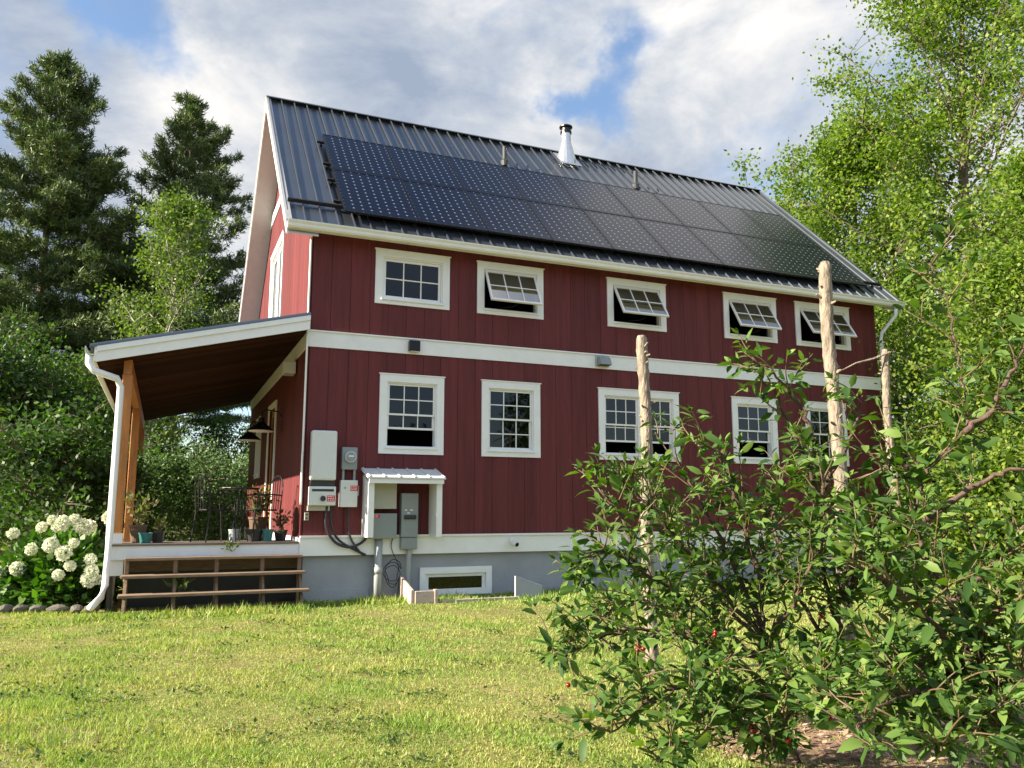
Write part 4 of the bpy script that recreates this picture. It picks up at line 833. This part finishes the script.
n2_ = cherry(b2, [
    (b2, at(848, 690, 5.5), at(838, 610, 5.3), at(850, 590, 5.2), at(890, 560, 5.0), at(935, 520, 4.9)),
    (at(842, 640, 5.4), at(820, 560, 5.3), at(822, 490, 5.2), at(812, 440, 5.1)),
    (at(848, 660, 5.4), at(800, 600, 5.6), at(775, 520, 5.8), at(790, 440, 5.9)),
    (at(835, 540, 5.3), at(800, 450, 5.2), at(775, 395, 5.1), at(748, 365, 5.0)),
    (at(850, 670, 5.4), at(900, 620, 5.4), at(935, 560, 5.4), at(960, 500, 5.4)),
    (at(850, 690, 5.4), at(900, 670, 4.9), at(950, 650, 4.6), at(1010, 660, 4.4)),
    (at(848, 680, 5.4), at(820, 680, 4.7), at(790, 715, 4.3), at(770, 750, 4.1)),
    (at(848, 690, 5.4), at(870, 700, 4.7), at(900, 735, 4.3)),
    (at(850, 590, 5.2), at(870, 540, 5.1), at(880, 500, 5.0)),
    (at(812, 440, 5.1), at(800, 405, 5.1), at(775, 375, 5.0), at(752, 360, 5.0)), (at(822, 490, 5.2), at(850, 440, 5.0), at(862, 395, 4.9)),
    ], 22, 'middle cherry tree around the base of the tallest cedar pole', .016, 20, [(822, 722, 4.2), (798, 728, 4.1), (828, 600, 5.0), (905, 600, 4.9)])
n3_ = cherry(b3, [
    (b3, at(985, 700, 4.4), at(950, 600, 4.4), at(915, 520, 4.4), at(930, 470, 4.4), at(963, 433, 4.4), at(966, 404, 4.4), at(957, 350, 4.4), at(944, 295, 4.4), at(930, 262, 4.4)),
    (at(963, 433, 4.4), at(1000, 410, 4.3), at(1040, 430, 4.2), at(1090, 440, 4.1)),
    (at(930, 480, 4.4), at(900, 465, 4.4), at(880, 470, 4.4)),
    (at(925, 520, 4.4), at(985, 480, 4.3), at(1030, 470, 4.1), at(1090, 500, 4.0)),
    (at(950, 600, 4.4), at(1000, 560, 4.3), at(1050, 540, 4.2), at(1110, 520, 4.2)),
    (at(990, 410, 4.35), at(1012, 370, 4.4), at(1030, 330, 4.4)),
    (at(985, 700, 4.4), at(940, 690, 4.0), at(890, 700, 3.8), at(850, 740, 3.7)),
    (at(985, 700, 4.4), at(1010, 680, 4.0), at(1050, 690, 3.8)), (at(985, 705, 4.4), at(965, 725, 4.0), at(940, 750, 3.7)), (at(985, 705, 4.4), at(1000, 730, 4.0), at(1020, 755, 3.8)), (at(980, 690, 4.4), at(925, 665, 4.2), at(875, 660, 4.1)),
    (at(980, 690, 4.4), at(930, 620, 4.0), at(880, 580, 3.9), at(850, 560, 3.9)),
    (at(980, 690, 4.4), at(980, 640, 4.1), at(1000, 610, 3.9), at(1040, 600, 3.8)),
    ], 23, 'tallest cherry tree at the right edge with a bare dark fork', .018, 21, [(988, 712, 4.0), (1006, 655, 4.0)])
print('cherry leaves', n1_, n2_, n3_)

# ------------------------------------------------------------------ hydrangea and stones
hp = at(58, 590, 13.6); hp.z = gz
t_ = empty('hydrangea', hp, label='round hydrangea bush with large white flower heads left of the porch', cat='bush')
rng = np.random.default_rng(9); n = 3600
D = nz(rng.normal(size=(n, 3))); D[:, 2] = np.abs(D[:, 2]); rad = rng.uniform(.55, 1.0, (n, 1)); lump = 1 + .13 * np.sin(D[:, :1] * 5) * np.cos(D[:, 1:2] * 6)
P = D * rad * lump * np.array([1.02, .90, 1.16]); P[:, 0] *= 1.0
V, Fq = leaf_quads(P, rng, .17, .11, D * 1.0, flat=1.2); raw_mesh('leaves', V, Fq, 'leaf_hyd', t_)
mb = MB()
for k in range(26): d = D[k]; mb.tube([(d[0] * .15, d[1] * .15, 0), tuple(d * np.array([.6, .6, .7])), tuple(d * np.array([.95, .9, 1.12]))], .010, 5)
mb.build('stems', 'shoot', t_)
pr_ = None
for k, (cx_, cy_) in enumerate([(32, 560), (42, 645), (125, 528), (150, 535), (178, 527), (75, 598), (122, 588), (177, 583), (152, 607), (168, 638), (217, 622), (219, 652), (240, 672), (213, 672), (140, 660), (258, 522), (195, 542), (135, 545), (212, 545), (100, 545), (8, 650)]):
    p = at(cx_ * .4167, cy_ * .4167 + 300, 12.72 + (abs(cx_ - 140) / 140) ** 2 * .35) - hp; s_ = (.66, .82, .55, .86, .62)[k % 5]
    if pr_ is None:
        rg2 = np.random.default_rng(2); n = 420; d = nz(rg2.normal(size=(n, 3))); d[:, 2] *= .85; V, Fq = leaf_quads(d * .115, rg2, .048, .042, d * .4 + rg2.normal(size=(n, 3)) * .6, flat=0)
        pr_ = raw_mesh('flower_head', V, Fq, 'petal', t_); mb = MB(); mb.lathe([(.02, -.10)] + [(.10 * math.sin(a), -.10 * math.cos(a)) for a in np.linspace(.4, 2.7, 7)], n=12)
        o = pr_
    else: o = pr_.copy(); COL.objects.link(o)
    o.location = p; o.scale = (s_,) * 3; o.rotation_euler = (k * .7, k * .3, k)
for k, (px, wq) in enumerate(((6, .10), (22, .08), (38, .12), (58, .16), (77, .09), (92, .12))):
    rr = random.Random(k + 40); p = at(px, 603, 12.5); bm = bmesh.new(); bmesh.ops.create_icosphere(bm, subdivisions=2, radius=1)
    for v_ in bm.verts: v_.co *= rr.uniform(.86, 1.12)
    for v_ in bm.verts: v_.co = Vector((v_.co.x * wq, v_.co.y * .13, v_.co.z * .065))
    me = bpy.data.meshes.new('garden_stone'); bm.to_mesh(me); bm.free(); o = link('garden_stone', me, 'stone'); o.location = (p.x, p.y, gz + .05); o.rotation_euler = (0, 0, rr.uniform(-.4, .4))
    meta(o, ('round', 'small dark', 'flat', 'widest', 'smallest', 'rough')[k] + ' border stone in front of the hydrangea, ' + ('first', 'second', 'third', 'fourth', 'fifth', 'sixth')[k] + ' from the left', 'stone', 'stones edging the hydrangea bed')

# ------------------------------------------------------------------ trees
def tube_np(mb, pts, rad, n): mb.tube(pts, rad, n, cap=False)
def deciduous(name, base, height, spread, seed, label, leafmat, bark='bark', nleaf=14000, leaf=.15, low=.15, lean=(0, 0), group=None, cat='tree', nl=26, tr=None, clump=.42, droop=0):
    rr = random.Random(seed); rng = np.random.default_rng(seed); t_ = empty(name, base, label=label, cat=cat, group=group)
    mb = MB(); tips = []
    H_ = height; n = 14; tp = []
    for i in range(n): f = i / (n - 1); tp.append(Vector((lean[0] * f * f * H_ + .02 * H_ * math.sin(f * 5 + seed), lean[1] * f * f * H_ + .02 * H_ * math.cos(f * 4 + seed), f * H_ * .93 - .1)))
    r0 = tr or H_ * .014
    mb.tube(tp, [r0 * (1 - .9 * i / (n - 1)) + .01 for i in range(n)], 8)
    ga = 2.399
    for k in range(nl):
        f = low + (1 - low) * (k + .5) / nl; idx = f * (n - 1); i = min(int(idx), n - 2); p = tp[i].lerp(tp[i + 1], idx - i)
        prof = math.sin(math.pi * min(1, (f - low) / (1 - low) * .80 + .20)) ** .7; ln = spread * prof * rr.uniform(.65, 1.18)
        a = k * ga + rr.uniform(-.5, .5); el = .15 + .9 * f - droop + rr.uniform(-.2, .2); d = Vector((math.cos(a) * math.cos(el), math.sin(a) * math.cos(el), math.sin(el)))
        q = [p]; cur = d.copy(); m = 6
        for s in range(m): cur = (cur + Vector((rr.gauss(0, .12), rr.gauss(0, .12), rr.gauss(.04, .10)))).normalized(); q.append(q[-1] + cur * ln / m)
        rl = r0 * .34 * (1.1 - f); mb.tube(q, [max(.012, rl * (1 - s / (m + .5))) for s in range(m + 1)], 5, cap=False)
        for s in range(2, m + 1):
            for _ in range(3 if s < m else 4):
                d2 = (cur * .5 + Vector((rr.gauss(0, .8), rr.gauss(0, .8), rr.gauss(.1, .5)))).normalized(); l2 = ln * rr.uniform(.16, .34); e2 = q[s] + d2 * l2
                mb.tube([q[s], q[s] + d2 * l2 * .5 + Vector((0, 0, .03)), e2], [.018, .012, .006], 4, cap=False); tips.append((e2, l2)); tips.append((q[s] + d2 * l2 * .55, l2))
    mb.build('trunk', bark, t_, smooth=True)
    T = np.array([tuple(t[0]) for t in tips]); wgt = rng.uniform(.12, 1, len(T)) ** 2.2; idx = rng.choice(len(T), nleaf, p=wgt / wgt.sum())
    P = T[idx] + rng.normal(size=(nleaf, 3)) * clump * np.array([1, 1, .62]); P = P[P[:, 2] > .15]
    D = rng.normal(size=P.shape); D[:, 2] -= .5
    V, Fq = leaf_quads(P, rng, leaf, leaf * .72, D, flat=.9); raw_mesh('crown', V, Fq, leafmat, t_)
    return t_
def pine(base, height, spread, seed, label, low=.12, nw=34, tuft=26, mt='needle', group=None, name='pine_tree', shape=1.0):
    rr = random.Random(seed); rng = np.random.default_rng(seed); t_ = empty(name, base, label=label, cat='tree', group=group); mb = MB(); TP = []; TD = []
    n = 16; tp = [Vector((.10 * math.sin(i * .7 + seed), .10 * math.cos(i * .9), height * i / (n - 1) - .1)) for i in range(n)]
    mb.tube(tp, [height * .013 * (1 - .93 * i / (n - 1)) + .01 for i in range(n)], 8)
    for w_ in range(nw):
        f = low + (1 - low) * (w_ + rr.uniform(.2, .8)) / nw
        if f > .995: continue
        idx = f * (n - 1); i = min(int(idx), n - 2); p = tp[i].lerp(tp[i + 1], idx - i)
        for b_ in range(rr.choice((3, 4, 4, 5))):
            a = rr.uniform(0, 6.283); ln = spread * (min(1, (1 - f) * 1.6 + .01)) ** .72 * rr.uniform(.42, 1.22); el = rr.uniform(-.12, .20) + 1.5 * max(0, f - .62) * shape; d = Vector((math.cos(a) * math.cos(el), math.sin(a) * math.cos(el), math.sin(el)))
            q = [p]; cur = d.copy(); m = 7
            for s in range(m): cur = (cur + Vector((rr.gauss(0, .07), rr.gauss(0, .07), .045 + rr.gauss(0, .04)))).normalized(); q.append(q[-1] + cur * ln / m)
            mb.tube(q, [max(.012, .05 * (1.1 - f) * (1 - s / (m + .5))) for s in range(m + 1)], 5, cap=False)
            nt_ = max(10, int(tuft * ln / spread * 2.7)); side = Vector((-d.y, d.x, 0)).normalized()
            for k in range(nt_):
                t = rr.uniform(.22, 1.0); j_ = min(int(t * m), m - 1); c = q[j_].lerp(q[j_ + 1], t * m - j_); w2 = ln * .30 * (1.15 - t) + .12
                c = c + side * rr.uniform(-w2, w2) + Vector((0, 0, rr.uniform(-.10, .16))); TP.append(tuple(c)); dd = (cur * .6 + side * rr.uniform(-.8, .8) + Vector((0, 0, .45))).normalized(); TD.append(tuple(dd))
    mb.build('trunk', 'bark', t_, smooth=True)
    for k in range(16): TP.append((tp[-1].x + rr.gauss(0, .07), tp[-1].y + rr.gauss(0, .07), height - rr.uniform(0, 1.1))); TD.append((0, 0, 1))
    P = np.repeat(np.array(TP), 13, 0); D = np.repeat(np.array(TD), 13, 0); n = len(P); P = P + rng.normal(size=(n, 3)) * .07; d = nz(D * .8 + rng.normal(size=(n, 3)) * .62); s = nz(np.cross(d, rng.normal(size=(n, 3))))
    L = rng.uniform(.20, .38, (n, 1)); Wd = .042
    V = np.stack([P - s * Wd * .5, P + s * Wd * .5, P + d * L + s * Wd * .35, P + d * L - s * Wd * .35], 1).reshape(-1, 3); raw_mesh('crown', V, np.arange(4 * n).reshape(-1, 4), mt, t_)
    return t_
def G(px, depth): p = at(px, 505, depth); return (p.x, depth, gz)
# left side
GL = 'tall pines left of the house'
pine(G(22, 41), 25.8, 7.0, 31, 'tall dense pine at the left edge of the photo', low=.05, nw=62, tuft=46, group=GL)
pine(G(168, 45), 25.6, 7.0, 32, 'tall pine with layered boughs just left of the house gable', low=.26, nw=46, tuft=40, group=GL)
pine(G(-70, 44), 24.5, 5.6, 33, 'dark pine partly cut off by the left frame edge', low=.05, nw=46, tuft=36, group=GL)
pine(G(92, 50), 19.0, 5.2, 34, 'shorter dark pine between the two tall pines', low=.12, nw=34, tuft=32, group=GL)
deciduous('birch_tree', G(152, 29), 13.9, 2.7, 41, 'slender bright green tree in front of the dark pines', 'leaf_birch', 'birch', nleaf=15000, leaf=.13, low=.28, clump=.33)
GU = 'shaded trees behind the porch'
for k, (px, dp, h, sp, nlf, lab) in enumerate(((14, 30, 6.8, 3.8, 17000, 'broad dark leafy tree behind the hydrangea'), (-50, 27, 7.5, 3.6, 12000, 'dark leafy tree at the far left edge behind the hydrangea'), (70, 34, 7.6, 3.4, 16000, 'dark leafy tree behind the porch gutter'),
        (210, 42, 6.6, 1.1, 4500, 'thin leafy tree seen between the porch roof and gable'), (108, 38, 8.2, 2.3, 11000, 'leafy tree seen below the porch roof behind the post'), (256, 40, 5.8, 1.2, 4500, 'leafy tree seen past the porch wall beyond the barn lamps'))):
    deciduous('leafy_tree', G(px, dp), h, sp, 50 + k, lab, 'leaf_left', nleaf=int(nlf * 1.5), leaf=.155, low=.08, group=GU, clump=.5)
deciduous('willow_shrub', G(176, 24), 2.5, 2.3, 61, 'soft grey-green shrub behind the porch deck', 'leaf_willow', nleaf=30000, leaf=.095, low=.02, cat='shrub', nl=30, clump=.34)
deciduous('willow_shrub', G(246, 27), 2.7, 2.0, 62, 'pale green shrub behind the metal porch chairs', 'leaf_willow', nleaf=20000, leaf=.095, low=.02, cat='shrub', nl=24, clump=.34)
deciduous('leafy_shrub', G(48, 19), 3.0, 2.3, 63, 'dark leafy shrub just behind the hydrangea', 'leaf_left', nleaf=9000, leaf=.14, low=.02, cat='shrub', nl=24, clump=.34)
deciduous('leafy_shrub', G(104, 21), 2.9, 1.6, 64, 'leafy shrub between the hydrangea and the wooden post', 'leaf_left', nleaf=8000, leaf=.14, low=.02, cat='shrub', nl=22, clump=.34)
# right side
GR = 'sunlit trees right of the house'
deciduous('maple_tree', G(880, 33), 19.0, 6.0, 71, 'large sunlit maple rising behind the right end of the roof', 'leaf_right', 'bark', nleaf=58000, leaf=.165, low=.12, group=GR, nl=52, clump=.34)
deciduous('maple_tree', G(1003, 30), 26.0, 6.6, 72, 'tallest airy maple reaching over the top right corner', 'leaf_right', 'bark', nleaf=58000, leaf=.165, low=.25, group=GR, nl=62, clump=.34)
deciduous('maple_tree', G(812, 38), 15.0, 3.4, 73, 'slim maple showing just above the right part of the roof', 'leaf_right', 'birch', nleaf=26000, leaf=.17, low=.2, group=GR, nl=30, clump=.38)
deciduous('maple_tree', G(1030, 17.8), 7.4, 2.3, 74, 'lower bushy maple right of the house corner', 'leaf_right', nleaf=42000, leaf=.10, low=.05, group=GR, nl=40, clump=.42)
deciduous('maple_tree', G(1085, 21), 11.5, 3.8, 75, 'bright maple cut off by the right frame edge', 'leaf_right', nleaf=42000, leaf=.125, low=.06, group=GR, nl=36, clump=.42)
deciduous('maple_tree', G(905, 28), 9.0, 3.6, 76, 'rounded maple directly behind the house downspout', 'leaf_right', nleaf=28000, leaf=.12, low=.04, group=GR, nl=32, clump=.40)
for k, (px, dp, h, sp) in enumerate(((962, 18.4, 3.2, 1.1), (985, 16.8, 2.2, 1.5), (1055, 16.5, 2.8, 1.7))):
    deciduous('leafy_shrub', G(px, dp), h, sp, 80 + k, ('shrub beside the far right corner of the house', 'sunlit shrub behind the tallest cherry tree', 'shrub cut off by the right frame edge')[k], 'leaf_right', nleaf=9000, leaf=.13, low=.02, cat='shrub', nl=24, clump=.34, group='shrubs along the right edge of the lawn')
# far wood closing the horizon, and the wood behind the photographer that the windows reflect
def wood(name, spots, n, leaf, mt, label, hts):
    rng = np.random.default_rng(len(spots) + n); Ps = []; mb = MB()
    for i, (x, y) in enumerate(spots):
        h = hts * rng.uniform(.7, 1.25); m = n // len(spots); d = nz(rng.normal(size=(m, 3))) * rng.uniform(.55, 1, (m, 1)); bl = rng.integers(0, 7, m); cen = rng.normal(size=(7, 3)) * np.array([1.3, 1.3, h * .24]) + np.array([0, 0, h * .52])
        P = cen[bl] + d * np.array([2.2, 2.2, h * .24]); P[:, 2] = np.abs(P[:, 2]); Ps.append(P + np.array([x, y, gz])); mb.tube([(x, y, gz), (x, y, gz + h * .8)], [.2, .05], 5)
    P = np.concatenate(Ps); V, Fq = leaf_quads(P, rng, leaf, leaf * .8, None); o = raw_mesh(name, V, Fq, mt); return meta(o, label, 'woodland', kind='stuff')
rr = random.Random(4)
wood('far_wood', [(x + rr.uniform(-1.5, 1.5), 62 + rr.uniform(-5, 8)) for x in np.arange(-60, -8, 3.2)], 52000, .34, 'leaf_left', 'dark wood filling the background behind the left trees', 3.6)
wood('far_wood', [(x + rr.uniform(-1.5, 1.5), 50 + rr.uniform(-4, 8)) for x in np.arange(18, 60, 3.2)], 52000, .30, 'leaf_right', 'green wood filling the background behind the right trees', 9)
wood('near_wood', [(x + rr.uniform(-2, 2), -30 + rr.uniform(-4, 4)) for x in np.arange(-14, 56, 4.0)], 34000, .5, 'leaf_left', 'edge of the wood mirrored in the lower windows', 9.5)
print('polys', sum(len(o.data.polygons) for o in bpy.data.objects if o.type == 'MESH'))
